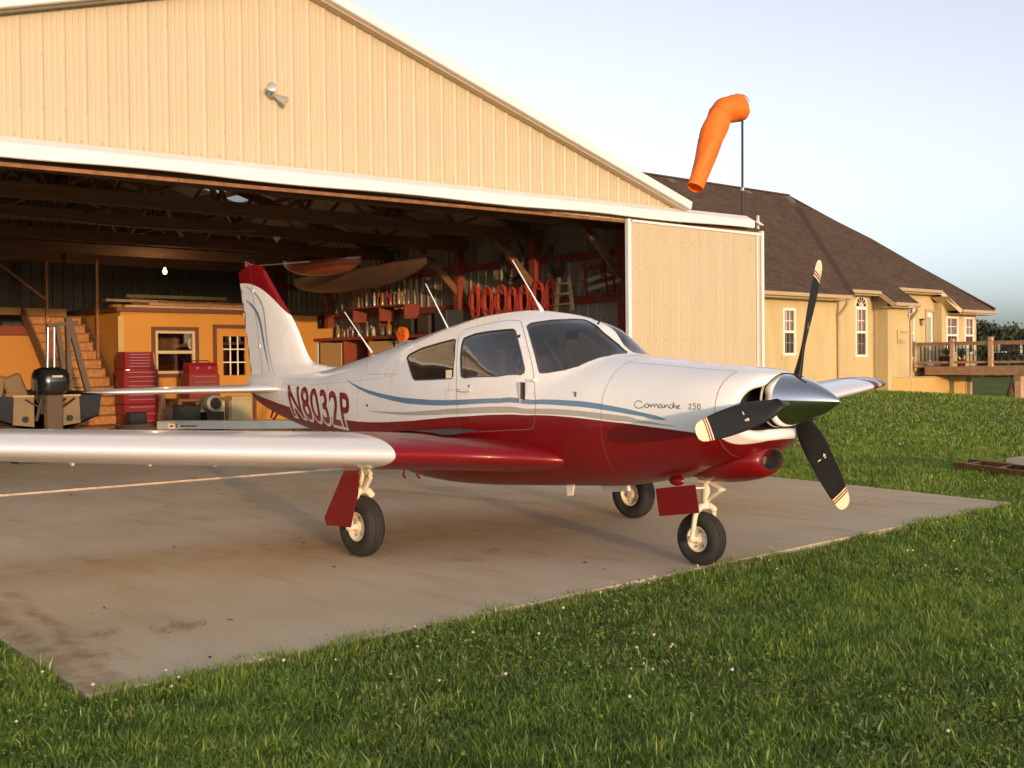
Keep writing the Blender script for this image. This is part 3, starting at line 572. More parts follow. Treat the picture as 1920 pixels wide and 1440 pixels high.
for s_ in (-1, 1): MB().tube([(bx+.02, cyb+s_*.17, .60), (bx+.2, cyb+s_*.15, .92)], .025, 8).out('tilt_ram', M_STEEL, OB, True); MB().lathe([(0, 0), (.05, 0), (.05, .03), (0, .03)], (bx+.006, cyb+s_*.34, .62), 'x', 14).out('drain_fitting', M_BLACKP, BT); box('transom_cap', (bx-.03, cyb+s_*.36-.16, .965), (bx+.02, cyb+s_*.36+.16, .99), mat('brass_cap', (.45, .30, .13), .4), BT)
for k_, (dy, dz, w_, h_) in enumerate(((-.75, 0, .45, .22), (-.25, 0, .3, .3), (.62, 0, .5, .18))):
    o = box('parts_bin', (bx+.55, cyb+dy, 0), (bx+.9, cyb+dy+w_, h_), mat('parts_bin_%d' % k_, [(.05, .035, .03), (.10, .02, .015), (.09, .06, .03)][k_], .6), None, .015); tag(o, ['black parts bin on the floor below the boat stern', 'dark red parts bin on the floor below the outboard motor', 'brown parts bin on the floor right of the outboard motor'][k_], 'bin', 'bins below the boat stern')
o = MB().tube([(bx+.4, cyb+.5, .02), (bx+.6, cyb+.75, .02), (bx+.9, cyb+.9, .02), (bx+1.1, cyb+1.3, .02), (bx+.8, cyb+1.6, .02)], .015, 6).out('air_hose', M_TOOLRED, None, True); tag(o, 'red air hose lying on the floor right of the boat', 'hose')
TRL = thing('boat_trailer', 'low steel boat trailer under the motor boat', 'trailer', (bx-2, cyb, 0))
for s_ in (-1, 1):
    MB().beam((bx+.15, cyb+s_*.62, .30), (bx-4.5, cyb+s_*.45, .32), .06, .09).out('side_rail', M_RUST, TRL); MB().lathe([(.14, -.08), (.26, -.08), (.28, -.05), (.28, .05), (.26, .08), (.14, .08)], (bx-1.9, cyb+s_*.88, .28), 'y', 24, True).out('tyre', M_TYRE, TRL, True)
    MB().beam((bx+.2, cyb+s_*.1, .38), (bx+.12, cyb+s_*1.0, .26), .05, .06).out('stern_bunk', M_RUST, TRL)
    box('tail_lamp', (bx+.16, cyb+s_*.98-.05, .28), (bx+.2, cyb+s_*.98+.05, .36), mat('red_lens', (.5, .02, .02), .2), TRL)
MB().beam((bx+.1, cyb-.75, .27), (bx+.1, cyb+.75, .27), .06, .06).out('cross_member', M_RUST, TRL); MB().beam((bx-1.9, cyb-.85, .28), (bx-1.9, cyb+.85, .28), .06, .06).out('axle', M_RUST, TRL)
HS = thing('engine_hoist', 'brown steel engine hoist with splayed legs behind the outboard motor', 'hoist', (-14.2, cyb+.5, 0))
hx = -14.6
A_ = lambda u, v: None
for a, b_ in (((-14.600,1.143,2.257), (-14.600,1.464,1.257)), ((-14.600,1.125,2.256), (-14.600,1.145,1.262)), ((-14.600,0.944,2.163), (-14.600,1.091,1.263))): MB().beam(a, (b_[0], b_[1], .99), .07, .09).out('hoist_leg', MATS['bronze_leg'], HS)
MB().beam((-14.600,0.784,2.116), (-14.600,1.305,2.187), .06, .06).out('boom', MATS['bronze_leg'], HS); MB().tube([(-14.600,0.802,2.107), (-14.600,0.781,1.410)], .03, 10).out('mast', M_STEEL, HS, True); MB().tube([(-14.600,0.907,2.091), (-14.600,0.896,1.409)], .028, 10).out('lift_cylinder', M_STEEL, HS, True)
MB().b2(tuple(np.array((-14.650,0.820,1.634))), tuple(np.array((-14.600,0.898,2.037)))).out('mast_plate', M_REDWOOD, HS); MB().ball((-14.600,0.803,2.206), .05).out('mast_cap', M_OSB, HS, True)
# lumber and scaffold plank on the floor
a, b_ = Vector((-15.200,3.028,0.476)), Vector((-11.400,7.039,0.684))
AP = thing('scaffold_plank', 'long aluminium scaffold plank with maker sticker lying behind the tail', 'scaffold plank', (a.x, a.y, .0))
d_ = (b_-a); d_.z = 0; a.z = .40; e_ = a+d_; sd_ = Vector((-d_.y, d_.x, 0)).normalized()
MB().beam(a, e_, .34, .03).out('deck_plate', M_ALU, AP)
for s_ in (-.16, .16): MB().beam(a+sd_*s_-Vector((0, 0, .075)), e_+sd_*s_-Vector((0, 0, .075)), .02, .118).out('side_rail', M_ALU, AP)
f_ = d_.normalized(); up_ = Vector((0, 0, 1)); q0 = a+f_*.22-sd_*.1715-Vector((0, 0, .075))
for du, w, h, m_ in ((.0, .10, .07, M_TIPC), (.018, .062, .045, M_TOOLRED), (.14, .018, .07, M_BLACKP), (.18, .016, .07, M_TIPC), (.215, .30, .022, M_BLACKP)):
    c_ = q0+f_*(du+w/2)-sd_*(.001+.0015*(m_ is M_TOOLRED)); MB().beam(c_-f_*w/2, c_+f_*w/2, .001, h).out('plank_sticker', m_, AP)
for k_ in range(3):
    s_ = a+f_*(.5+2.2*k_); MB().box((s_.x, s_.y, .13), (.12, .5, .252)).out('stand_block', M_WOOD, AP)
p0, p1 = Vector((-13.200,2.109,0.416)), Vector((-9.600,5.810,0.642)); dd = p1-p0; dd.z = 0; dn = dd.normalized(); ds = Vector((-dn.y, dn.x, 0)); k_ = 0
LAB = ['far', 'second', 'third', 'fourth', 'near']
for lay in range(3):
    for j in range(5-lay):
        c_ = p0+ds*(.5-.15*j-.04*lay)+dn*(.12*((j*7+lay*3) % 4)); c_.z = .075+.045*lay
        o = MB().beam(c_, c_+dd*(.82+.04*((j+lay) % 3)), .14, .042).out('lumber_board', M_WOOD2); tag(o, '%s pale board in the %s layer of the lumber stack behind the tail' % (LAB[j], ['bottom', 'middle', 'top'][lay]), 'board', 'boards in the lumber stack')
for k_ in range(3): o = MB().box(p0+dn*(.7+2.2*k_)+ds*.2+Vector((0, 0, -p0.z+.028)), (.09, .8, .05)).out('lumber_bearer', M_WOOD); tag(o, ['left bearer under the lumber stack', 'middle bearer under the lumber stack', 'right bearer under the lumber stack'][k_], 'bearer')
# clutter along the foot of the office wall
def clutter(name, label, cat, u0, v0, u1, v1, X, m, depth=.35, bevel=.015, z0=0.):
    return None
t = box('cream_cupboard', (-18.6, (-18.300,5.409,0.682)[1], .0), (-18.3, (-18.300,6.099,0.663)[1], .66), mat('cream_cupboard_paint', (.52, .46, .32), .6, var=.1), None, .01); tag(t, 'low cream cupboard under the glazed office door', 'cupboard')
t = box('steel_locker', (-18.6, (-18.300,6.125,0.662)[1], .0), (-18.3, (-18.300,6.627,0.648)[1], .74), mat('olive_locker', (.36, .33, .20), .6, var=.15), None, .01); tag(t, 'olive steel locker behind the tailplane root', 'locker')
t = thing('floor_blower', 'grey round floor blower in front of the cream cupboard', 'blower', (-17.7, (-17.700,5.404,0.578)[1], .42)); c_ = Vector((-17.700,5.404,0.578)); MB().lathe([(.0, .05), (.13, .05), (.15, .0), (.17, 0), (.18, .04), (.18, .26), (.12, .30), (0, .30)], (c_.x-.25, c_.y, .62), 'x', 26).out('drum', mat('grey_blower', (.20, .21, .19), .5), t, True); box('foot', (c_.x-.25, c_.y-.2, 0), (c_.x+.06, c_.y+.2, .44), M_BLACKP, t, .01)
MB().lathe([(0, .0), (.125, .0)], (c_.x+.056, c_.y, .62), 'x', 24).out('intake_grille', M_DARK, t)
t = box('black_crate', (-18.2, (-17.800,4.517,0.603)[1], 0), (-17.8, (-17.800,5.133,0.584)[1], .60), M_BLACKP, None, .02); tag(t, 'black plastic crate between the red cabinet and cream cupboard', 'crate')
t = thing('broom', 'straw broom leaning against the office wall by the red cabinet', 'broom', (-18.500,4.661,0.355)); a = Vector((-18.500,4.579,0.530)); MB().tube([a+Vector((0, 0, .2)), a+Vector((-.6, .1, 1.2))], .014, 8).out('handle', M_WOOD2, t); MB().prism([a+Vector((0, -.12, -.25)), a+Vector((0, .12, -.25)), a+Vector((0, .05, .22)), a+Vector((0, -.05, .22))], (.05, 0, 0)).out('bristles', M_OSB, t)
t = MB().lathe([(0, 0), (.12, 0), (.13, .02), (.135, .16), (.12, .18), (0, .18)], (-17.2, (-17.200,3.664,0.535)[1], .0), 'z', 20).out('tan_tub', mat('tan_tub_plastic', (.5, .36, .15), .5), None, True); tag(t, 'round tan tub on the floor before the red cabinet', 'tub')
t = thing('battery_charger', 'grey battery charger box on the floor before the red cabinet', 'charger', (-17.0, (-17.000,3.388,0.602)[1], 0)); yq = (-17.000,3.388,0.602)[1]; box('case', (-17.2, yq-.18, .25), (-17.0, yq+.2, .52), M_BLACKP, t, .02); box('stand', (-17.18, yq-.15, 0), (-17.02, yq+.17, .249), M_STEEL, t)
t = MB().box((-16.2, (-16.200,3.056,0.395)[1], .20), (.5, .75, .05), Matrix.Rotation(.35, 3, 'Y')).out('vehicle_ramp', M_BLACKP, None, bevel=.01); tag(t, 'dark tilted loading ramp on the floor left of the scaffold plank', 'ramp')
t = box('ramp_block', (-16.15, (-16.200,3.056,0.395)[1]-.3, 0), (-15.98, (-16.200,3.056,0.395)[1]+.3, .10), M_TOOLRED); tag(t, 'red block holding up the loading ramp', 'block')
# right wall: bench, shelves, bottles, ropes, hoses, clamps, ladder
BN = thing('wall_bench', 'long wooden bench with cupboards along the right hangar wall', 'bench', (-16.5, 9., 0))
box('bench_top', (-19.5, 8.45, 1.98), (-13.3, 9.2, 2.05), M_REDWOOD, BN)
for k_, x in enumerate(np.arange(-19.4, -13.4, 1.0)):
    box('cupboard_side', (x-.03, 8.5, 0), (x+.03, 9.2, 1.979), M_REDWOOD, BN)
    if k_ in (0, 1, 3, 4): box('cupboard_door', (x+.06, 8.47, .1), (x+.94, 8.499, 1.93), mat('bench_door_%d' % (k_ % 2), [(.55, .55, .48), (.48, .30, .14)][k_ % 2], .6, var=.08), BN)
box('hanging_shelf', (-17.5, 8.75, 2.70), (-15.4, 9.2, 2.74), M_REDWOOD, BN)
for x in (-17.45, -16.4, -15.45): box('shelf_bracket', (x-.02, 8.8, 2.4), (x+.02, 9.2, 2.699), M_REDWOOD, BN)
CNAME = ['brown', 'red', 'grey', 'tan', 'pale', 'black', 'orange']
gcol = [(.16, .10, .07), (.30, .03, .02), (.10, .09, .09), (.22, .16, .09), (.35, .30, .24), (.06, .05, .05), (.30, .12, .03)]
def bottle(x, y, z, h, r, c, label, grp):
    o = MB().lathe([(0, 0), (r, 0), (r*1.02, h*.03), (r, h*.68), (r*.45, h*.82), (r*.4, h), (0, h)], (x, y, z), 'z', 12).out('bottle', mat('bottle_%d' % gcol.index(c), c, .25, coat=.4), None, True); tag(o, label, 'bottle', grp)
for k_ in range(18): bottle(-17.35+k_*.105, 8.9+.05*(k_ % 3), 2.742, .26+.10*((k_*5) % 4)/3, .035+.01*(k_ % 2), gcol[(k_*3) % 7], 'small %s bottle, %s from the left on the hanging shelf' % (CNAME[(k_*3) % 7], ORD[k_]), 'bottles on the hanging shelf')
for k_ in range(20): bottle(-18.6+k_*.15, 8.75+.07*(k_ % 4), 2.052, .18+.16*((k_*7) % 5)/4, .04+.012*(k_ % 3), gcol[(k_*4+1) % 7], '%s bottle, %s from the left on the right wall bench top' % (CNAME[(k_*4+1) % 7], ORD[k_]), 'bottles on the bench top')
for k_, x in enumerate((-15.1, -14.5, -13.9)): o = box('bench_case', (x-.22, 8.6, 2.052), (x+.2, 9.05, 2.40+.07*k_), mat('dark_case_%d' % k_, [(.02, .02, .02), (.05, .03, .03), (.03, .03, .035)][k_], .5), None, .015); tag(o, ['left dark case at the right end of the bench', 'middle dark case at the right end of the bench', 'right dark case at the right end of the bench'][k_], 'case', 'dark cases on the bench')
t = thing('orange_cord_reel', 'round orange cord reel hung in front of the bench', 'cord reel', (-14.828,8.300,2.063)); c_ = Vector((-14.828,8.300,2.052)); MB().lathe([(.06, -.05), (.16, -.05), (.165, -.03), (.165, .03), (.16, .05), (.06, .05)], c_, 'y', 28, True).out('reel_rim', mat('orange_reel', (.75, .16, .02), .4), t, True)
for a in range(3): MB().beam(c_+Vector((math.cos(a*2.1)*.13, -.052, math.sin(a*2.1)*.13)), c_-Vector((0, .052, 0)), .03, .02, (0, 1, 0)).out('spoke', MATS['orange_reel'], t)
t = thing('open_door_leaf', 'plain ochre door leaf standing ajar at the end of the office', 'door', (-18.900,8.735,1.633)); P_ = [(-18.900,8.271,2.282), (-18.200,8.702,2.268)]; MB().prism([(P_[0][0], P_[0][1], .02), (P_[1][0], P_[1][1], .02), (P_[1][0], P_[1][1], 2.28), (P_[0][0], P_[0][1], 2.28)], (-.02, .04, 0)).out('leaf', M_OCHRE, t); 
def coil(c, ry, rz, n_t, r, m, name, label, cat, grp=None, jit=.02):
    pts = []
    for k in range(n_t*26):
        q = 2*math.pi*k/26; tt = k/26; pts.append((c[0]+ry*math.cos(q)*(1+jit*math.sin(tt*3)), c[1]-.03*math.sin(tt*2.3)-.02, c[2]+rz*math.sin(q)*(1+jit*math.cos(tt*5))))
    o = MB().tube(pts, r, 6).out(name, m, None, True); tag(o, label, cat, grp)
for k_, (u, v) in enumerate(((893,566),(917,567),(943,566),(963,568),(985,567),(1012,558),(1035,556))):
    c_ = [(-13.520,9.250,2.707),(-13.108,9.250,2.677),(-12.673,9.250,2.667),(-12.347,9.250,2.631),(-11.995,9.250,2.625),(-11.573,9.250,2.700),(-11.224,9.250,2.703)][k_]
    coil(c_, .13+.02*(k_ % 3), .27-.03*(k_ % 2), 9, .019, M_ROPE, 'rope_coil', ['leftmost', 'second', 'third', 'fourth', 'fifth', 'sixth', 'rightmost'][k_]+' red rope coil hanging on the right hangar wall', 'rope', 'rope coils on the wall', .30)
coil((-12.390,9.300,3.505), .30, .42, 3, .018, M_HOSE, 'hose_coil', 'large dark hose coil high on the right hangar wall', 'hose', None, .1)
t = MB().tube([(-11.293,9.300,3.704), (-11.327,9.300,3.396), (-11.255,9.300,3.162), (-11.121,9.300,3.092), (-10.987,9.300,3.165), (-10.954,9.300,3.389)], .05, 8).out('hose_loop', M_HOSE, None, True); tag(t, 'dark hose bent in a U on the right hangar wall', 'hose')
t = thing('step_ladder', 'short wooden step ladder on the wall right of the ropes', 'ladder', (-10.805,9.200,2.436)); a0, a1, b0, b1 = Vector((-10.973,9.200,3.058)), Vector((-11.056,9.200,2.395)), Vector((-10.709,9.200,3.061)), Vector((-10.602,9.200,2.408))
for a, b_ in ((a0, a1), (b0, b1)): MB().beam(a, b_, .05, .06, (0, 1, 0)).out('stile', M_WOOD2, t)
for q in (.2, .5, .8): MB().beam(a0.lerp(a1, q)-Vector((0, .03, 0)), b0.lerp(b1, q)-Vector((0, .03, 0)), .12, .03).out('rung', M_WOOD2, t)
for k_, (p0_, p1_) in enumerate((((-10.282,9.200,2.935), (-9.379,9.200,3.074)), ((-10.199,9.200,2.780), (-9.354,9.200,2.908)))): o = MB().beam(p0_, p1_, .05, .07).out('clamped_board', mat('grey_board', (.30, .27, .22), .6)); tag(o, ['upper grey board held by red clamps on the right wall', 'lower grey board held by red clamps on the right wall'][k_], 'board', 'boards held by clamps')
for k_, (p0_, p1_) in enumerate((((-10.224,9.120,3.406), (-10.123,9.120,2.545)), ((-9.740,9.120,3.466), (-9.601,9.120,2.618)), ((-9.498,9.120,3.496), (-9.427,9.120,2.667)))):
    t = thing('bar_clamp', ['left', 'middle', 'right'][k_]+' red bar clamp hanging on the right wall by the door leaf', 'clamp', p1_, 'red bar clamps'); MB().beam(p0_, p1_, .02, .035, (0, 1, 0)).out('bar', M_TOOLRED, t); d_ = Vector(p1_)-Vector(p0_)
    for q in (.55, .95): MB().beam(Vector(p0_)+d_*q, Vector(p0_)+d_*q-Vector((0, .12, .0)), .035, .03).out('jaw', M_TOOLRED, t)
# boats slung under the trusses
def hull_form(name, label, cat, A, B, w, h, m, grp=None):
    A, B = Vector(A), Vector(B); d = B-A; f = d.normalized(); s = Vector((-f.y, f.x, 0)).normalized(); up = Vector((0, 0, 1)); n = 14; k = 18; V = []
    t = thing(name, label, cat, tuple((A+B)/2), grp)
    for i in range(k+1):
        u = i/k; e = max(.02, (1-abs(2*u-1)**2.6))**.75; lift = h*.25*abs(2*u-1)**3
        for j in range(n+1):
            q = math.pi*j/n; V.append(A+d*u+s*(math.cos(q)*w/2*e)-up*(math.sin(q)*h*(.35+.65*e)-lift))
    mesh('hull', V, [(i*(n+1)+j, i*(n+1)+j+1, (i+1)*(n+1)+j+1, (i+1)*(n+1)+j) for i in range(k) for j in range(n)], m, t, True)
    for j in (0, n): MB().tube([V[i*(n+1)+j] for i in range(k+1)], .018, 6).out('gunwale', m, t, True)
    for u in (.25, .75): p = A+d*u; MB().tube([p-s*w*.4, p+Vector((0, 0, ZC-.12-p.z)), p+s*w*.4], .008, 5).out('sling_rope', M_BLACKP, t)
hull_form('hanging_kayak', 'rust-orange kayak slung under the trusses above the tail', 'kayak', (-14.800,5.434,3.387), (-13.200,6.159,3.400), .62, .26, M_KAYAK)
hull_form('hanging_canoe', 'long brown canoe slung under the trusses beside the right wall', 'canoe', (-16.400,6.627,3.152), (-12.200,6.977,3.359), .75, .34, M_CANOE)

# hand tools hung on the right wall
def hand_tool(kind, x, z, label):
    t = thing('hand_tool', label, 'tool', (x, 9.36, z), 'hand tools on the right wall'); y = 9.36
    if kind == 0:
        MB().beam((x, y, z), (x, y, z+.26), .022, .03).out('handle', M_WOOD2, t); MB().b2((x-.08, y-.02, z+.26), (x+.08, y+.02, z+.31)).out('head', M_STEEL, t)
    elif kind == 1:
        MB().beam((x, y, z+.05), (x, y, z+.32), .012, .03).out('shank', M_STEEL, t); MB().lathe([(.02, -.008), (.04, -.008), (.04, .008), (.02, .008)], (x, y, z+.04), 'y', 14, True).out('ring', M_STEEL, t)
    else:
        MB().prism([(x-.05, y, z+.3), (x+.05, y, z+.3), (x+.015, y, z-.12), (x-.015, y, z-.12)], (0, .006, 0)).out('saw_blade', M_STEEL, t); MB().b2((x-.06, y-.015, z+.3), (x+.06, y+.02, z+.40)).out('saw_handle', M_REDWOOD, t)
ORD2 = ORD+['twenty-first', 'twenty-second', 'twenty-third', 'twenty-fourth', 'twenty-fifth', 'twenty-sixth']
for k_ in range(26):
    x = -19.1+k_*.225 if k_ < 18 else -11.4+(k_-18)*.22
    hand_tool((k_*5+k_//3) % 3, x, 3.02 if k_ < 18 else 2.86, '%s %s from the left along the right wall tool row' % (ORD2[k_], ['hammer', 'ring spanner', 'hand saw'][(k_*5+k_//3) % 3]))

# ================================================================== house beyond the hangar
HOUSE = thing('house', 'yellow house with brown hipped shingle roof beyond the hangar', 'house', (-18, 30, 0))
m, n, L, b = node_mat('brown_shingles'); M_SHIN = m
tc = n.new('ShaderNodeTexCoord').outputs['Object']; sx = n.new('ShaderNodeSeparateXYZ'); L.new(tc, sx.inputs[0]); cb = n.new('ShaderNodeCombineXYZ'); L.new(sx.outputs['Y'], cb.inputs['X']); L.new(sx.outputs['Z'], cb.inputs['Y'])
br = n.new('ShaderNodeTexBrick'); br.inputs['Scale'].default_value = 1.; br.inputs['Brick Width'].default_value = .33; br.inputs['Row Height'].default_value = .085; br.inputs['Mortar Size'].default_value = .008
br.inputs['Color1'].default_value = (.118, .078, .056, 1); br.inputs['Color2'].default_value = (.088, .058, .042, 1); br.inputs['Mortar'].default_value = (.047, .032, .024, 1); L.new(cb.outputs[0], br.inputs['Vector'])
v2 = ramp(n, [(.78, .78, .78), (1.15, 1.12, 1.1)], [.3, .7]); L.new(noise(n, L, tc, 1.3, 6., .7).outputs[0], v2.inputs[0]); L.new(mixc(n, L, br.outputs[0], v2.outputs[0], 1., 'MULTIPLY'), b.inputs['Base Color']); b.inputs['Roughness'].default_value = .95; b.inputs['Specular IOR Level'].default_value = .2
def hwall(name, x, y0, y1, z0, z1, holes=(), m=M_HWALL):
    """wall facing +x with rectangular openings (ya,za,yb,zb)"""
    mb = MB(); ys = sorted({y0, y1, *[h[0] for h in holes], *[h[2] for h in holes]}); t = .16
    for a, c in zip(ys, ys[1:]):
        hs = sorted([h for h in holes if h[0] < (a+c)/2 < h[2]], key=lambda h: h[1]); z = z0
        for h in hs: mb.b2((x-t, a, z), (x, c, h[1])); z = h[3]
        mb.b2((x-t, a, z), (x, c, z1))
    return mb.out(name, m, HOUSE)
def hwindow(x, y0, z0, y1, z1, cols=3, rows=2, arch=False, split=True):
    w = bpy.data.objects.new('window', None); COL.objects.link(w); w.location = (x, (y0+y1)/2, z0); attach(w, HOUSE); f = .055
    frame((y0-.06, z0-.06), (y1+.06, z1+.06), x-.02, x+.035, .085, 'frame', M_HTRIM, w)
    box('sill', (x+.001, y0-.16, z0-.20), (x+.03, y1+.16, z0-.061), M_HWALL, w)
    zm = (z0+z1)/2 if split else z1
    spans = [(z0+.02, zm-.02, True), (zm+.02, z1-.02, False)] if split else [(z0+.02, z1-.02, False)]
    if split: box('meeting_rail', (x-.02, y0+.02, zm-.04), (x+.02, y1-.02, zm+.04), M_HTRIM, w)
    for za, zb, low in spans:
        box('pane', (x-.06, y0+.02, za), (x-.05, y1-.02, zb), M_HGLASS if low else M_HG2, w)
        for k in range(1, cols): yy_ = y0+(y1-y0)*k/cols; box('muntin', (x-.05, yy_-.012, za), (x-.03, yy_+.012, zb), M_HTRIM if not low else M_SCREEN, w)
        for k in range(1, rows): zz_ = za+(zb-za)*k/rows; box('muntin', (x-.049, y0+.02, zz_-.012), (x-.029, y1-.02, zz_+.012), M_HTRIM if not low else M_SCREEN, w)
    if arch:
        cy, r = (y0+y1)/2, (y1-y0)/2; zc = z1+.10
        P = [(x+.003, cy+r*math.cos(q), zc+r*math.sin(q)) for q in np.linspace(0, math.pi, 17)]; MB().prism(P, (.01, 0, 0)).out('fan_pane', M_HGLASS, w)
        MB().tube([(x, cy+(r+.05)*math.cos(q), zc+(r+.05)*math.sin(q)) for q in np.linspace(0, math.pi, 17)], .045, 6).out('arch_frame', M_HTRIM, w, True); box('arch_rail', (x-.02, y0-.02, z1+.03), (x+.034, y1+.02, z1+.10), M_HTRIM, w)
        for q in np.linspace(0, math.pi, 7)[1:-1]: MB().beam((x+.022, cy, zc), (x+.022, cy+r*math.cos(q), zc+r*math.sin(q)), .02, .02).out('fan_muntin', M_HTRIM, w)
        MB().tube([(x+.024, cy+.4*r*math.cos(q), zc+.4*r*math.sin(q)) for q in np.linspace(0, math.pi, 9)], .015, 5).out('fan_muntin', M_HTRIM, w)
    return w
M_HG2 = mat('blind_behind_glass', (.20, .14, .135), .10, spec=.8, var=.15, vscale=3.); M_SCREEN = mat('screened_muntin', (.28, .22, .19), .6)
W1 = (26.42, 1.66, 27.03, 3.14); WB = (31.80, 1.60, 32.47, 3.32); WE1 = None
hwall('front_wall_a', -18., 16., 29.9, -.3, 3.85, [W1]); hwindow(-18., *W1)
hwall('front_wall_b', -18.6, 29.9, 33., -.3, 4.22, [WB]); hwindow(-18.6, *WB, arch=True)
hwall('front_wall_c', -18., 33., 34.55, -.3, 3.75)
box('return_wall', (-18.6, 33.001, -.3), (-18.161, 33.16, 3.9), M_HWALL, HOUSE)
box('corner_post', (-18.59, 32.97, -.3), (-18.45, 33.0, 3.9), M_GUTTER, HOUSE)
yd0, yd1 = 37.45, 38.05
WD = (36.0, 1.5, 36.42, 3.5)
hwall('front_wall_d', -18.9, 34.4, 38.3, .7, 4.4, [WD, (yd0, 1.16, yd1, 3.36)]); hwindow(-18.9, *WD, cols=2, rows=4)
d = bpy.data.objects.new('deck_door', None); COL.objects.link(d); d.location = (-18.9, 37.7, 1.1); attach(d, HOUSE)
frame((yd0-.1, 1.10), (yd1+.1, 3.46), -18.92, -18.85, .11, 'door_frame', M_GUTTER, d); box('door_leaf', (-18.99, yd0+.012, 1.17), (-18.95, yd1-.012, 3.34), M_HTRIM, d); box('door_glass', (-18.949, yd0+.14, 1.4), (-18.94, yd1-.14, 3.15), mat('pale_door_glass', (.32, .36, .34), .1), d); MB().ball((-18.9, yd1-.06, 2.1), .035).out('knob', M_BLACKP, d, True)
E0, E1, EX = 38.05, 40.95, -18.55
WE1 = (38.45, 1.7, 39.3, 3.12); WE2 = (39.95, 1.7, 40.65, 3.12)
hwall('front_wall_e', EX, E0, E1, .7, 3.75, [WE1, WE2]); hwindow(EX, *WE1, cols=2, rows=2); hwindow(EX, *WE2, cols=3, rows=2)
box('return_wall_e', (-18.9, E0+.001, .7), (EX-.161, E0+.14, 3.75), M_HWALL, HOUSE)
box('end_wall', (-30., E1-.2, -.5), (EX-.161, E1-.04, 3.8), M_HWALL, HOUSE)
bw = MB().b2((-18.4, 33.3, -.6), (-17.98, 38.95, .72)).out('basement_wall', M_HBASE, HOUSE); box('basement_corner', (-17.979, 38.85, -.6), (-17.955, 38.95, .72), M_GUTTER, HOUSE); box('basement_joint', (-17.979, 33.3, .735), (-17.962, 38.84, .765), M_GUTTER, HOUSE)
RP = lambda x: 4.02+.745*(-18.1-x)
def rpoly(name, pts, th=.07):
    o = MB().prism(pts, (0, 0, -th)).out(name, M_SHIN, HOUSE); bm = bmesh.new(); bm.from_mesh(o.data); bmesh.ops.triangulate(bm, faces=bm.faces[:]); bm.to_mesh(o.data); bm.free(); return o
R_ = lambda x, y: (x, y, RP(x))
main = rpoly('roof', [R_(-18.1, 29.3), R_(-18.1, 32.6), R_(-24, 32.6), R_(-24, 29.3)])
rpoly('roof', [R_(-17.5, 32.602), R_(-17.5, 34.35), R_(-24, 34.35), R_(-24, 32.602)])
rpoly('roof', [R_(-18.4, 34.352), R_(-18.4, 37.7), R_(-21.5, 37.7), R_(-24, 35.2), R_(-24, 34.352)])
rpoly('roof', [R_(-18.4, 37.702), (-17.9, 38.45, 3.47), (-17.9, 41.3, 3.47), R_(-21.5, 37.702)])
rpoly('roof', [(-17.4, 16., 3.72), (-17.4, 29.55, 3.72), (-23.1, 34.5, 7.87), (-23.96, 34.9, 8.455), (-23.96, 16., 8.455)])
MB().beam((-17.45, 29.6, 3.74), (-22.9, 34.3, 7.75), .30, .07).out('roof_shade_strip', mat('painted_roof_shade', (.055, .034, .026), .95), HOUSE)  # added strip; dark colour stands in for the shaded side of a roof step
rpoly('roof', [(-24.001, 16., 8.42), (-24.001, 35.2, 8.42), (-30.8, 41.3, 3.4), (-30.8, 16., 3.4)]); rpoly('roof', [(-24., 35.22, 8.40), (-17.9, 41.32, 3.45), (-30.8, 41.32, 3.4)])
MB().beam((-24, 16., 8.45), (-24, 35.2, 8.45), .3, .05).out('ridge_cap', M_SHIN, HOUSE); MB().beam((-24, 35.2, 8.45), (-17.9, 41.3, 3.52), .24, .05).out('hip_cap', M_SHIN, HOUSE)
def eave(x, y0, y1, z, soff=.5):
    MB().b2((x, y0, z-.15), (x+.11, y1, z-.02)).out('gutter', M_GUTTER, HOUSE, bevel=.02); box('soffit', (x-soff, y0, z-.20), (x-.005, y1, z-.165), M_GUTTER, HOUSE)
eave(-17.4, 16., 29.55, 3.70, .6); eave(-18.1, 29.75, 32.6, 4.0); eave(-17.5, 32.62, 34.35, 3.56); eave(-18.4, 34.4, 37.7, 4.22); eave(-17.9, 38.45, 41.3, 3.45, .64)
for a, c in ((R_(-18.1, 32.6), R_(-17.5, 32.6)), (R_(-17.5, 34.37), R_(-18.4, 34.37)), (R_(-18.4, 37.7), (-17.9, 38.43, 3.47))): MB().beam(Vector(a)-Vector((0, 0, .13)), Vector(c)-Vector((0, 0, .13)), .05, .16).out('rake_board', M_GUTTER, HOUSE)
MB().prism([(-18.1, 37.72, 3.95), (-17.95, 38.42, 3.42), (-18.5, 38.42, 3.42), (-18.85, 37.72, 3.95)], (0, .02, -.02)).out('soffit_board', M_HWALL, HOUSE)
MB().tube([(-17.5, 29.5, 3.58), (-17.5, 29.5, 3.42), (-17.7, 29.55, 3.2), (-17.93, 29.6, 3.0), (-17.93, 29.62, 2.8), (-17.93, 29.62, .2)], .06, 8).out('downspout', M_GUTTER, HOUSE, True)
MB().tube([(-17.55, 34.35, 3.45), (-17.55, 34.35, 3.3), (-17.75, 34.42, 3.1), (-17.98, 34.62, 2.95), (-17.98, 34.62, .3)], .055, 8).out('downspout', M_GUTTER, HOUSE, True)
for y, s_ in ((27.2, 1.), (31.9, 1.), (34.7, 1.1)): MB().prism([(-23.85, y, 8.28), (-23.55, y, 8.06), (-23.52, y, 8.15), (-23.82, y, 8.38)], (0, .42*s_, 0)).out('roof_vent', mat('grey_vent', (.12, .12, .10), .6), HOUSE)
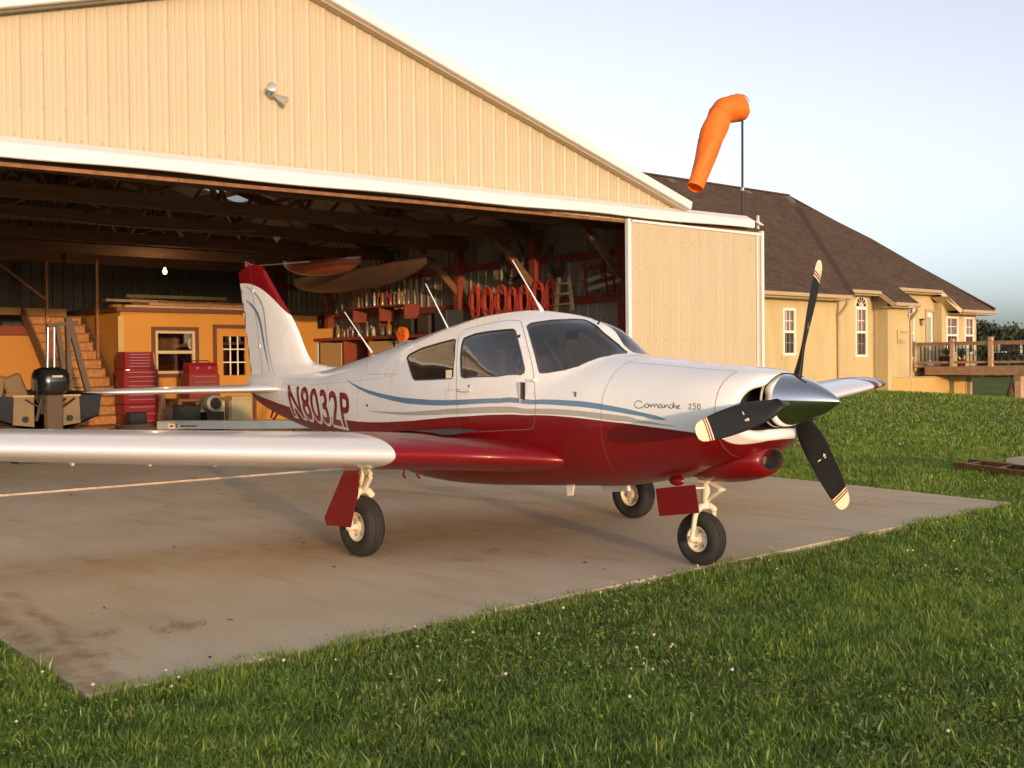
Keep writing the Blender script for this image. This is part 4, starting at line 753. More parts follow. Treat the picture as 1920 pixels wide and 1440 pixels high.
vp = (-21.000,29.101,6.695); box('vent_pipe', (vp[0]-.035, vp[1]-.035, vp[2]-.45), (vp[0]+.035, vp[1]+.035, vp[2]+.12), M_HTRIM, HOUSE); MB().box((vp[0]+.06, vp[1]+.02, vp[2]-.17), (.26, .22, .03), Matrix.Rotation(.64, 3, 'Y')).out('vent_flashing', M_HTRIM, HOUSE)
lm = bpy.data.objects.new('wall_lamp', None); COL.objects.link(lm); lm.location = (-18.8, 36.95, 2.9); attach(lm, HOUSE); box('bracket', (-18.899, 36.9, 2.98), (-18.72, 36.98, 3.06), M_BLACKP, lm); MB().lathe([(0, .0), (.09, .0), (.06, -.2), (0, -.2)], (-18.75, 36.96, 2.99), 'z', 8).out('lantern', mat('lantern_glass', (.5, .42, .3), .3), lm)
ub = bpy.data.objects.new('meter_box', None); COL.objects.link(ub); ub.location = (-17.95, 33.95, 2.3); attach(ub, HOUSE); box('case', (-17.999, 33.62, 2.05), (-17.93, 34.2, 2.55), M_HWALL, ub, .01); box('lid', (-17.929, 33.8, 2.44), (-17.88, 34.22, 2.5), M_GUTTER, ub); box('spout', (-17.929, 33.68, 2.12), (-17.85, 34.0, 2.18), M_GUTTER, ub)
# deck
DECK = thing('deck', 'raised brown timber deck with railings at the end of the house', 'deck', (-15.3, 35, 0))
DY, dx0, dx1, dyr = 36.35, -18.88, -14.2, 44.
x = dx0+.05
while x < dx1: box('deck_board', (x, DY, 1.10), (x+.138, dyr, 1.135), M_DECK, DECK); x += .143
for z0_, z1_, t_ in ((.965, 1.132, .04), (.81, .96, .03)): box('fascia', (-18.35, DY-t_, z0_), (dx1+.04, DY-.001, z1_), M_DECK, DECK); box('fascia', (dx1+.001, DY, z0_), (dx1+t_, dyr, z1_), M_DECK, DECK)
for y in np.arange(DY+.6, dyr, .8): box('joist', (dx0, y-.02, .92), (dx1, y+.02, 1.098), M_WOOD, DECK)
def dpost(x, y, h=1.12, w=.14):
    p = bpy.data.objects.new('rail_post', None); COL.objects.link(p); p.location = (x, y, 1.1); attach(p, DECK); box('shaft', (x-w/2, y-w/2, .96), (x+w/2, y+w/2, 1.10+h-.17), M_POST, p, .012); box('neck', (x-w*.42, y-w*.42, 1.10+h-.17), (x+w*.42, y+w*.42, 1.10+h-.15), M_DECK, p); box('cap', (x-w*.5, y-w*.5, 1.10+h-.15), (x+w*.5, y+w*.5, 1.10+h), M_POST, p, .02)
PXS = [(-18.800,36.400,1.723)[0], (-17.230,36.400,1.701)[0], (-15.696,36.400,1.679)[0], (-14.081,36.400,1.656)[0]]
for k_, x in enumerate(PXS): dpost(x, DY+.05, (1.05, 1.12, 1.16, 1.16)[k_], (.10, .155, .17, .17)[k_])
dx1_ = dx1-.1
for y in (39.0, 41.6, 43.9): dpost(dx1_, y, 1.12, .16)
def rail(a, c):
    a, c = Vector(a), Vector(c); MB().beam(a+Vector((0, 0, .93)), c+Vector((0, 0, .93)), .12, .05).out('top_rail', M_DECK, DECK); MB().beam(a+Vector((0, 0, .86)), c+Vector((0, 0, .86)), .05, .09).out('upper_stringer', M_DECK, DECK); MB().beam(a+Vector((0, 0, .16)), c+Vector((0, 0, .16)), .05, .09).out('lower_stringer', M_DECK, DECK)
    nb = int((c-a).length/.14)
    for q in range(1, nb): p = a.lerp(c, q/nb); box('baluster', (p.x-.014, p.y-.014, p.z+.2), (p.x+.014, p.y+.014, p.z+.82), M_BLACKP, DECK)
for a, c in zip(PXS, PXS[1:]): rail((a+.09, DY+.05, 1.14), (c-.09, DY+.05, 1.14))
for a, c in ((DY+.15, 38.9), (39.1, 41.5), (41.7, 43.8)): rail((dx1_, a, 1.14), (dx1_, c, 1.14))
sx_ = (-14.691,36.600,0.470)[0]
box('support_post', (sx_-.13, DY+.1, -.75), (sx_+.13, DY+.36, .805), M_POST, DECK, .015); box('support_post', (sx_-.13, 42.5, -.9), (sx_+.13, 42.76, .805), M_POST, DECK, .015)
box('beam', (sx_-.12, DY+.02, .62), (sx_+.12, DY+.099, .805), M_DECK, DECK)
# things on and under the deck
def plant(c, r, h, nlv, name='leaves'):
    mb = MB()
    for _ in range(nlv):
        q = random.uniform(0, 6.28); l = random.uniform(.5, 1)*r; z = h*random.uniform(.5, 1.1); a = Vector(c); t = a+Vector((math.cos(q)*l*.5, math.sin(q)*l*.5, z)); e = a+Vector((math.cos(q)*l, math.sin(q)*l, z*random.uniform(.5, .95))); s = Vector((-math.sin(q), math.cos(q), 0))*.025
        mb.add([a-s*.4, a+s*.4, t+s, e, t-s], [(0, 1, 2, 4), (4, 2, 3)])
    return mb
px1 = (-17.706,36.800,1.392)[0]; t = thing('planter_box', 'dark planter with spiky green plants behind the deck railing', 'planter', (px1, 36.85, 1.14)); box('trough', (px1-.28, 36.7, 1.3), (px1+.22, 37.0, 1.55), M_BLACKP, t, .02); box('trough_stand', (px1-.2, 36.75, 1.136), (px1+.14, 36.95, 1.299), M_WOOD, t); plant((px1, 36.85, 1.53), .42, .32, 60).out('leaves', M_PLANT, t, fix=False)
px2 = (-17.119,36.900,1.387)[0]; t = thing('potted_plant', 'leafy green potted plant just past the second deck post', 'potted plant', (px2, 36.9, 1.14)); MB().lathe([(0, 0), (.13, 0), (.17, .25), (.18, .28), (0, .27)], (px2, 36.9, 1.136), 'z', 16).out('pot', mat('clay_pot', (.30, .06, .03), .7), t, True); plant((px2, 36.9, 1.4), .32, .42, 60).out('leaves', M_PLANT, t, fix=False)
def chair(x, y, rz, label, m):
    t = thing('patio_chair', label, 'chair', (x, y, 1.136), 'chairs on the deck'); R = Matrix.Rotation(rz, 3, 'Z'); T = lambda p: tuple(R @ Vector(p)+Vector((x, y, 1.136)))
    for a in (-.25, .25):
        for b_ in (-.22, .22): MB().tube([T((a, b_, 0)), T((a*.95, b_, .42 if b_ > 0 else .95))], .015, 6).out('leg', M_BLACKP, t, True)
    MB().box(T((0, 0, .43)), (.5, .46, .035), R).out('seat', m, t, bevel=.01); MB().box(T((0, -.23, .72)), (.48, .03, .46), R).out('backrest', m, t, bevel=.01)
    for a in (-.26, .26): MB().tube([T((a, -.22, .66)), T((a, .2, .64)), T((a, .22, .42))], .014, 6).out('armrest', M_BLACKP, t, True)
chair((-17.279,37.600,1.490)[0], 37.6, -2.2, 'black patio chair with pale cushion behind the potted plant', mat('pale_cushion', (.62, .55, .42), .8)); chair((-15.958,37.900,1.475)[0], 37.9, 1.2, 'black patio chair beside the small deck table', M_BLACKP); chair((-14.793,37.400,1.464)[0], 37.4, -1.4, 'pale cushioned patio chair at the right edge of the deck', MATS['pale_cushion'])
px3 = (-15.744,37.100,1.475)[0]; t = thing('patio_table', 'small round table on the deck behind the tall post', 'table', (px3, 37.1, 1.136)); MB().lathe([(0, .52), (.30, .52), (.31, .54), (.30, .56), (0, .56)], (px3, 37.1, 1.136), 'z', 24).out('table_top', M_HTRIM, t, True)
for q in range(3): MB().tube([(px3+.26*math.cos(q*2.1), 37.1+.26*math.sin(q*2.1), 1.136), (px3+.2*math.cos(q*2.1), 37.1+.2*math.sin(q*2.1), 1.66)], .014, 6).out('leg', M_BLACKP, t, True)
t = MB().ball((px3-.02, 37.1, 1.90), .16, 14, 10, (.8, .8, 1.25)).out('table_urn', mat('cream_ceramic', (.70, .58, .36), .5), None, True); tag(t, 'cream oval urn standing on the small deck table', 'urn')
bp_ = (-14.766,36.500,0.172); t = thing('hanging_bell', 'dark rusted bell hanging under the deck by the support post', 'bell', (bp_[0], 36.5, 0)); bxx = sx_-.3; MB().lathe([(0, .55), (.05, .52), (.10, .30), (.18, .06), (.19, 0), (0, .02)], (bxx, 36.55, .02), 'z', 16).out('bell_body', mat('rusted_iron', (.10, .045, .03), .8), t, True); MB().tube([(bxx, 36.55, .55), (bxx, 36.55, .92)], .015, 6).out('hook', M_BLACKP, t)
def ground_z(x, y): return float(gz(x, y))
for k_, (p, w) in enumerate((((-18.257,35.659,-0.120), 1.2), ((-16.389,35.637,-0.150), 1.5))):
    z0 = ground_z(p[0], p[1]); t = MB().lathe([(0, .16), (w*.2, .15), (w*.38, .1), (w*.5, .02), (w*.5, -.1)], (p[0], p[1], z0+.02), 'z', 28).out('tank_lid', mat('pale_green_lid', (.20, .27, .20), .6), None, True); tag(t, ['smaller pale green domed tank lid in the lawn', 'larger pale green domed tank lid in the lawn before the house'][k_], 'tank lid', 'tank lids in the lawn')
p = (-17.666,39.740,-0.200); t = thing('brick_block', 'row of stacked brown bricks on the lawn by the deck post', 'bricks', (p[0], p[1], ground_z(p[0], p[1])))
for q in range(5): box('brick', (p[0]-.05, p[1]-.5+q*.21, ground_z(*p[:2])-.02), (p[0]+.05, p[1]-.3+q*.21, ground_z(*p[:2])+.2), mat('brown_brick', (.16, .07, .045), .85, var=.2), t)
p = (-16.151,38.296,-0.200); t = MB().box((p[0], p[1], ground_z(*p[:2])+.08), (.15, 2.1, .06)).out('pale_board', M_WOOD2); tag(t, 'long pale board lying on the lawn under the deck', 'board')
t = thing('trailer_ramp', 'rusty steel ramp rails lying in the lawn at the right edge', 'ramp', (-1.831,7.821,0.020)); a, c = Vector((-2.322,7.952,0.050)), Vector((-0.886,7.336,0.030))
MB().beam(a, c, .05, .06).out('near_rail', M_RUST, t); MB().beam(a+Vector((-.05, .5, 0)), c+Vector((-.05, .5, 0)), .05, .07).out('far_rail', M_RUST, t)
for q in (.15, .5, .85): MB().beam(a.lerp(c, q), a.lerp(c, q)+Vector((-.05, .5, 0)), .05, .05).out('rung', M_RUST, t)
a = Vector((-1.414,7.487,0.120)); t = MB().box((a.x+.25, a.y+.5, .12), (.7, .6, .05), Matrix.Rotation(.12, 3, 'Y')).out('grey_sheet', mat('grey_plywood', (.34, .31, .29), .8, var=.15)); tag(t, 'weathered grey sheet lying over the rusty rails at the right edge', 'sheet')
# ---- far trees
M_LEAF = mat('distant_foliage', (.045, .062, .028), .9, var=.5, vscale=.6)
M_BARK = mat('bark', (.06, .045, .035), .9)
def tree(x, y, h, w, label, seed):
    rg = np.random.default_rng(seed); z0 = ground_z(x, y); t = thing('tree', label, 'tree', (x, y, z0), 'trees on the horizon')
    tr = MB(); tr.tube([(x, y, z0-.2), (x+.1, y, z0+h*.3), (x, y, z0+h*.75)], .2, 8, rs=[w*.06, w*.045, w*.015])
    for q in range(5):
        a = q*1.26+rg.uniform(0, 1); tr.tube([(x, y, z0+h*(.25+.08*q)), (x+math.cos(a)*w*.3, y+math.sin(a)*w*.3, z0+h*(.5+.08*q))], .05, 5, rs=[w*.02, w*.006])
    tr.out('trunk', M_BARK, t, True)
    nb = 26; C = np.stack([rg.normal(0, w*.24, nb), rg.normal(0, w*.24, nb), h*(.18+.72*rg.random(nb))], -1); C[:, :2] *= (1.15-((C[:, 2]/h-.45)**2)*2.2)[:, None]
    k = 2600; ci = rg.integers(0, nb, k); P = C[ci]+rg.normal(0, 1, (k, 3))*np.array([w*.11, w*.11, h*.075]); P[:, 2] = np.clip(P[:, 2], .15, h*1.02)
    s = rg.uniform(.10, .22, k)*w/4; u = rg.normal(0, 1, (k, 3)); u /= np.linalg.norm(u, axis=1, keepdims=True); v = np.cross(u, rg.normal(0, 1, (k, 3))); v /= np.linalg.norm(v, axis=1, keepdims=True)
    P = P+np.array([x, y, z0]); V = np.stack([P-u*s[:, None], P+v*s[:, None]*.6, P+u*s[:, None], P-v*s[:, None]*.6], 1).reshape(-1, 3); F = np.arange(4*k).reshape(-1, 4)
    mesh('crown', V, F, M_LEAF, t)
TR = [((-72.581,150.000,0.355), 7.6, 7.5, 'tallest dark tree on the horizon beside the house end'), ((-73.172,155.000,0.313), 6.7, 7., 'dark rounded tree second along the horizon beyond the deck'), ((-68.792,150.000,0.338), 7.4, 7.5, 'dark tree behind the tall deck post on the horizon'), ((-70.712,158.000,0.275), 6.8, 7.5, 'dark tree at the right edge of the horizon'), ((-83.572,170.000,0.057), 6.3, 6., 'small dark tree partly hidden by the house end'), ((-64.631,150.000,0.319), 6.2, 8., 'dark tree just past the right edge'), ((-66.088,160.000,0.236), 6.0, 8., 'dark tree farther past the right edge')]
for k_, (p, h, w, lab) in enumerate(TR): tree(p[0], p[1], h, w, lab, 40+k_)
# a far wood along the skyline, read as one mass
rg = np.random.default_rng(3); k = 9000
px_ = rg.uniform(-420, 60, k); py_ = 330+30*np.sin(px_*.013)+rg.normal(0, 6, k); hz = 5+2.2*np.sin(px_*.11)+1.5*np.sin(px_*.31+1); pz_ = -.6+hz*rg.random(k)**.7
u = rg.normal(0, 1, (k, 3)); u /= np.linalg.norm(u, axis=1, keepdims=True); v = np.cross(u, rg.normal(0, 1, (k, 3))); v /= np.linalg.norm(v, axis=1, keepdims=True); s = rg.uniform(.8, 2., k)[:, None]; P = np.stack([px_, py_, pz_], -1)
o = mesh('far_wood', np.stack([P-u*s, P+v*s*.6, P+u*s, P-v*s*.6], 1).reshape(-1, 3), np.arange(4*k).reshape(-1, 4), M_LEAF); tag(o, 'dark far wood along the skyline', 'wood', kind='stuff')

# ================================================================== the aeroplane
PLANE = thing('airplane', 'white and dark red low-wing single-engine aeroplane parked nose-out on the concrete apron', 'airplane', (-2., 0, 0))
ST=[( 0.66,1.328,0.900,0.355,1.10,2.2,2.3),
    ( 0.60,1.346,0.855,0.405,1.09,2.3,2.4),
    ( 0.45,1.366,0.752,0.465,1.08,2.35,2.5),
    ( 0.20,1.385,0.668,0.505,1.06,2.4,2.6),
    (-0.10,1.415,0.602,0.535,1.04,2.4,2.6),
    (-0.40,1.440,0.550,0.560,1.03,2.4,2.6),
    (-0.62,1.462,0.512,0.575,1.03,2.4,2.6),
    (-0.98,1.695,0.485,0.585,1.03,2.35,2.6),
    (-1.12,1.740,0.475,0.588,1.03,2.3,2.6),
    (-1.35,1.790,0.460,0.590,1.04,2.3,2.6),
    (-1.72,1.828,0.435,0.595,1.04,2.3,2.6),
    (-2.10,1.812,0.412,0.590,1.05,2.25,2.5),
    (-2.52,1.752,0.400,0.570,1.07,2.2,2.5),
    (-2.89,1.680,0.410,0.535,1.08,2.2,2.4),
    (-3.44,1.580,0.480,0.470,1.09,2.1,2.3),
    (-4.04,1.465,0.590,0.385,1.11,2.1,2.2),
    (-4.60,1.375,0.690,0.300,1.13,2.0,2.1),
    (-5.20,1.340,0.795,0.210,1.15,2.0,2.0),
    (-5.70,1.345,0.900,0.140,1.18,2.0,2.0),
    (-6.10,1.325,1.020,0.085,1.19,2.0,2.0),
    (-6.28,1.310,1.120,0.045,1.21,2.0,2.0)]

_A = np.array(ST)[::-1]
def pchip(xs, ys):
    h = np.diff(xs); d = np.diff(ys)/h; m = np.zeros(len(xs)); m[0] = d[0]; m[-1] = d[-1]
    for i in range(1, len(xs)-1):
        if d[i-1]*d[i] > 0:
            w1 = 2*h[i]+h[i-1]; w2 = h[i]+2*h[i-1]; m[i] = (w1+w2)/(w1/d[i-1]+w2/d[i])
    def f(x):
        x = np.clip(x, xs[0], xs[-1]); i = np.clip(np.searchsorted(xs, x)-1, 0, len(xs)-2); t = (x-xs[i])/h[i]
        return ys[i]*(1+2*t)*(1-t)**2+m[i]*h[i]*t*(1-t)**2+ys[i+1]*t*t*(3-2*t)+m[i+1]*h[i]*t*t*(t-1)
    return f
FS = [pchip(_A[:, 0], _A[:, k]) for k in range(1, 7)]
def hull(x, th):
    x = np.asarray(x, float); th = np.asarray(th, float)
    w, zm, nt, nb = FS[2](x), FS[3](x), FS[4](x), FS[5](x)
    n = np.where(th >= 0, nt, nb); c = np.abs(np.cos(th))**(2/n); s = np.abs(np.sin(th))**(2/n); y = w*c
    sh = .42*(y/.57)**4*np.clip((x+2.0)/.8, 0, 1)*np.clip((.2-x)/.6, 0, 1)
    zt = FS[0](x+sh); zb = FS[1](x)
    return np.stack([x, -y, np.where(th >= 0, zm+(zt-zm)*s, zm-(zm-zb)*s)], -1)
def hull_n(x, th):
    e = 2e-3; x = np.asarray(x, float); th = np.asarray(th, float)
    xa, xb = np.clip(x-e, -6.28, .66), np.clip(x+e, -6.28, .66); ta, tb = np.clip(th-e, -1.5705, 1.5705), np.clip(th+e, -1.5705, 1.5705)
    n = np.cross(hull(x, tb)-hull(x, ta), hull(xb, th)-hull(xa, th)); n /= np.linalg.norm(n, axis=-1, keepdims=True)+1e-12
    p = hull(x, th); s = np.sign(n[..., 1]*p[..., 1]+n[..., 2]*(p[..., 2]-FS[3](x))); n *= np.where(s == 0, 1, s)[..., None]
    top = np.abs(np.abs(th)-math.pi/2) < .012
    n[..., 1] = np.where(top, 0, n[..., 1]); n /= np.linalg.norm(n, axis=-1, keepdims=True)+1e-12
    return n
def inside(px, py, poly):
    r = np.zeros(px.shape, bool); k = len(poly)
    for i in range(k):
        x1, y1 = poly[i]; x2, y2 = poly[(i+1) % k]
        if y1 == y2: continue
        r ^= ((y1 > py) != (y2 > py)) & (px < (x2-x1)*(py-y1)/(y2-y1)+x1)
    return r
def dense(pl, step, closed=True):
    out = []; k = len(pl)
    for i in range(k if closed else k-1):
        a, b = np.array(pl[i]), np.array(pl[(i+1) % k]); m = max(1, int(np.hypot(*(b-a))/step))
        out += [tuple(a+(b-a)*j/m) for j in range(m)]
    if not closed: out.append(tuple(pl[-1]))
    return out
def chaikin(pl, it=2, closed=True):
    for _ in range(it):
        q = []; k = len(pl)
        rng = range(k) if closed else range(k-1)
        if not closed: q.append(pl[0])
        for i in rng:
            a, b = np.array(pl[i], float), np.array(pl[(i+1) % k], float)
            q += [tuple(a*.75+b*.25), tuple(a*.25+b*.75)]
        if not closed: q.append(pl[-1])
        pl = q
    return pl
def cdt(grid, loops, lines):
    vs = [tuple(p) for p in grid]; es = []
    for l in loops:
        b = len(vs); vs += l; es += [(b+i, b+(i+1) % len(l)) for i in range(len(l))]
    for l in lines:
        b = len(vs); vs += l; es += [(b+i, b+i+1) for i in range(len(l)-1)]
    r = geometry.delaunay_2d_cdt([Vector(v) for v in vs], es, [], 0, 1e-5)
    return np.array([tuple(v) for v in r[0]]), np.array([tuple(f) for f in r[2] if len(f) == 3])
KT = .5
def rnd(poly): return chaikin(poly, 1)
W_DOOR = [(-2.046,0.692),(-2.060,0.783),(-1.948,0.835),(-1.701,0.865),(-1.528,0.916),(-1.485,0.890),(-1.326,0.640),(-1.238,0.483),(-1.235,0.446),(-1.266,0.404),(-1.522,0.317),(-1.882,0.277),(-1.932,0.295)]
W_REAR = [(-2.815,0.644),(-2.798,0.698),(-2.645,0.758),(-2.420,0.777),(-2.189,0.788),(-2.155,0.764),(-2.070,0.517),(-2.035,0.297),(-2.051,0.276),(-2.317,0.270),(-2.566,0.272),(-2.606,0.308)]
W_SHIELD = [(-1.410,0.994),(-1.408,1.061),(-1.305,1.153),(-1.171,1.321),(-1.095,1.517),(-1.063,1.513),(-0.883,1.490),(-0.767,1.551),(-0.676,1.561),(-0.650,1.492),(-0.671,1.219),(-0.728,1.007),(-0.791,0.835),(-0.881,0.710),(-1.007,0.589),(-1.082,0.537),(-1.100,0.542),(-1.174,0.654)]
W_SHIELD = [(x, min(t, 1.545)) for x, t in W_SHIELD]
DOOR = [(-2.188,0.921),(-1.969,1.000),(-1.569,1.090),(-1.502,1.057),(-1.280,0.724),(-1.129,0.481),(-1.057,0.124),(-1.079,-0.087),(-1.149,-0.123),(-1.505,-0.156),(-1.821,-0.181),(-1.941,-0.181),(-1.962,0.032),(-1.993,0.330),(-2.081,0.658)]
BLUE = [(-3.903,0.485),(-3.628,0.277),(-3.249,0.140),(-2.869,0.071),(-2.447,0.058),(-2.010,0.073),(-1.682,0.093),(-1.380,0.120),(-1.098,0.215),(-0.773,0.220),(-0.519,0.205),(-0.280,0.140),(-0.054,0.039),(0.170,-0.043),(-0.098,0.004),(-0.324,0.076),(-0.562,0.118),(-0.819,0.134),(-1.092,0.145),(-1.378,0.075),(-1.680,0.054),(-2.009,0.030),(-2.370,0.009),(-2.779,0.005),(-3.244,0.074),(-3.620,0.233)]
GREYS = [(-3.450,-0.103),(-3.056,-0.083),(-2.695,-0.058),(-2.221,-0.007),(-2.009,0.007),(-1.680,0.030),(-1.318,0.048),(-0.978,0.088),(-0.511,0.060),(-0.098,-0.008),(0.276,-0.132),(-0.099,-0.038),(-0.511,0.000),(-0.977,0.014),(-1.318,0.000),(-1.681,-0.004),(-2.010,-0.024),(-2.373,-0.062),(-2.784,-0.091),(-3.057,-0.100)]
REDLINE = [(-6.28, -.62)]+[(-6.023,-0.433),(-5.742,-0.470),(-5.127,-0.460),(-4.408,-0.395),(-3.923,-0.335),(-3.475,-0.268),(-2.975,-0.188),(-2.453,-0.109),(-2.011,-0.045),(-1.681,-0.016),(-1.318,-0.006),(-0.977,0.003),(-0.511,-0.007),(-0.099,-0.053),(0.312,-0.207),(0.490,-0.428)]+[(.56, -.72), (.62, -.98), (.66, -1.25)]
REDLINE = chaikin(REDLINE, 2, False)
LP = {'door_w': W_DOOR, 'rear_w': W_REAR, 'shield': W_SHIELD, 'door': rnd(DOOR), 'blue': chaikin(BLUE, 1), 'grey': chaikin(GREYS, 1)}
sc = lambda pl: [(x, t*KT) for x, t in pl]
LPS = {k: dense(sc(v), .02) for k, v in LP.items()}
gx = np.concatenate([np.linspace(-6.28, -.1, 150), np.linspace(-.06, .66, 26)]); gt = np.linspace(-math.pi/2, math.pi/2, 45)*KT
XX, TT = np.meshgrid(gx, gt, indexing='ij'); G = np.stack([XX.ravel(), TT.ravel()], -1)
X_BOWL, X_COWL = .47, -.43
vlines = [[(xx, t) for t in gt] for xx in (X_BOWL, X_COWL)]
keep = np.ones(len(G), bool)
allc = np.array([p for l in LPS.values() for p in l]+[p for l in vlines for p in l]+dense(sc(REDLINE), .02, False))
for i0 in range(0, len(G), 2000):
    d = ((G[i0:i0+2000, None, :]-allc[None])**2).sum(-1).min(1); keep[i0:i0+2000] = d > .009**2
edge = (np.abs(np.abs(G[:, 1])-math.pi/2*KT) < 1e-6) | (G[:, 0] < -6.279) | (G[:, 0] > .6599)
PV, PF = cdt(G[keep | edge], [l for l in LPS.values()], vlines+[dense(sc(REDLINE), .02, False)])
PV[:, 0] = np.clip(PV[:, 0], -6.28, .66); cx, ct = PV[PF].mean(1).T
cls = {k: inside(cx, ct, l) for k, l in LPS.items()}
rl = np.array(REDLINE); red = ct/KT < np.interp(cx, rl[:, 0], rl[:, 1])
paint = np.where(cls['blue'], 2, np.where(cls['grey'], 3, np.where(red, 1, 0)))
pane = np.where(cls['door_w'], 1, np.where(cls['rear_w'], 2, np.where(cls['shield'], 3, 0)))
def nose_end(th): return .66-.10*np.cos(th+.12)**2
def remap(x, th): return np.where(x > .47, .47+(x-.47)*(nose_end(th)-.47)/.19, x)
_rx = remap(PV[:, 0], PV[:, 1]/KT)
P3 = hull(_rx, PV[:, 1]/KT); N3 = hull_n(_rx, PV[:, 1]/KT)
def part_from(name, sel_s, sel_p, mats, off=0., flat_paint=False, parent=None):
    """a piece of the hull skin: triangles sel_s on the starboard half, sel_p mirrored on the port half"""
    vs, ns, fs, mi = [], [], [], []
    for sel, sg in ((sel_s, 1), (sel_p, -1)):
        if sel is None or not sel.any(): continue
        f = PF[sel]; u, inv = np.unique(f, return_inverse=True); inv = inv.reshape(f.shape)
        p = P3[u]+N3[u]*off; n = N3[u].copy()
        p = p*np.array([1, sg, 1]); n = n*np.array([1, sg, 1]); b = len(vs)
        vs += p.tolist(); ns += n.tolist(); tri = p[inv]; fn = np.cross(tri[:, 1]-tri[:, 0], tri[:, 2]-tri[:, 0])
        flip = (fn*n[inv].mean(1)).sum(-1) < 0; inv[flip] = inv[flip][:, ::-1]
        fs += (inv+b).tolist(); mi += (np.zeros(len(f), int) if flat_paint else paint[sel]).tolist()
    o = mesh(name, vs, fs, mats, parent or PLANE, True, mi)
    o.data.normals_split_custom_set_from_vertices([tuple(v) for v in ns]); return o
PAINTS = [M_WHITE, M_RED, M_BLUE, M_GREY]
skin = pane == 0; bowl = cx > X_BOWL; cowl = (cx > X_COWL) & ~bowl; rest = skin & ~bowl & ~cowl
fus = part_from('fuselage', rest & ~cls['door'], rest, PAINTS)
door = part_from('cabin_door', rest & cls['door'], None, PAINTS)
cowling = part_from('engine_cowling', cowl & skin, cowl & skin, PAINTS)
nbowl = part_from('nose_bowl', bowl, bowl, PAINTS)
lin = (cx > -3.3) & (cx < -.72) & skin
part_from('cabin_lining', lin, lin, [M_LINING], -.03, True)
part_from('window_pane', cls['door_w'], None, [M_GLASS], -.004, True, door)
part_from('window_pane', None, cls['door_w'], [M_GLASS], -.004, True)
part_from('window_pane', cls['rear_w'], None, [M_TINT], -.004, True)
part_from('window_pane', None, cls['rear_w'], [M_TINT], -.004, True)
part_from('windshield_pane', cls['shield'], None, [M_GLASS], -.003, True)
part_from('windshield_pane', None, cls['shield'], [M_GLASS], -.003, True)
def ribbon(pl, w, off, name, m, parent=None, sides=(1, -1), closed=False, ws=None, step=.03):
    """a thin strip lying on the hull along points (x, angle)"""
    pl = dense(pl, step, closed); a = np.array(pl); p = hull(a[:, 0], a[:, 1]); n = hull_n(a[:, 0], a[:, 1])
    t = (np.roll(p, -1, 0)-np.roll(p, 1, 0)) if closed else np.gradient(p, axis=0)
    s = np.cross(t, n); s /= np.linalg.norm(s, axis=1, keepdims=True)+1e-9; k = len(p)
    wv = (np.interp(np.linspace(0, 1, k), np.linspace(0, 1, len(ws)), ws) if ws else np.full(k, w))[:, None]/2
    for sg in sides:
        q = np.array([1, sg, 1]); A, B = (p+n*off+s*wv)*q, (p+n*off-s*wv)*q
        fs = [(i, i+1, k+i+1, k+i) for i in range(k-1)]+([(k-1, 0, k, 2*k-1)] if closed else [])
        MB().add(A.tolist()+B.tolist(), [f if sg > 0 else f[::-1] for f in fs]).out(name, m, parent or PLANE, fix=False)
for k_, l_ in (('door_w', door), ('rear_w', None), ('shield', None)):
    ribbon(LP[k_], .006 if k_ == 'shield' else .009, .0025, 'window_gasket', M_GASKET, l_, (1,) if k_ == 'door_w' else (1, -1), True)
    if k_ == 'door_w': ribbon(LP[k_], .011, .0025, 'window_gasket', M_GASKET, None, (-1,), True)
ribbon(LP['door'], .0045, .0012, 'door_seam', M_SEAM, door, (1,), True)
ribbon([(X_BOWL, t) for t in np.linspace(-1.2, 1.1, 40)], .004, .0012, 'bowl_seam', M_SEAM, nbowl)
ribbon([(X_COWL, t) for t in np.linspace(-1.2, 1.57, 40)], .003, .0012, 'cowl_seam', M_SEAM, cowling)
ribbon([(x, 1.12) for x in np.linspace(-.43, .47, 12)], .0035, .0012, 'cowl_hinge_seam', M_SEAM, cowling)
ribbon([(-2.873,0.377),(-3.445,0.473),(-3.812,1.253)], .003, .001, 'baggage_door_seam', M_SEAM, fus, (1,))
ribbon([(-2.114,0.070),(-2.120,0.163),(-2.016,0.164)], .003, .001, 'service_panel_seam', M_SEAM, fus, (1,))
for xs_, t0, t1 in ((-2.08, -1.3, .25), (-2.95, -1.3, 1.5), (-3.55, -1.3, 1.5), (-4.2, -1.3, 1.5), (-4.75, -1.3, 1.4), (-5.3, -1.3, 1.3)): ribbon([(xs_, t) for t in np.linspace(t0, t1, 24)], .0022, .0008, 'skin_lap', M_SEAM, fus)
ribbon([(x, .36) for x in np.linspace(-5.3, -2.95, 30)], .002, .0008, 'skin_lap', M_SEAM, fus)
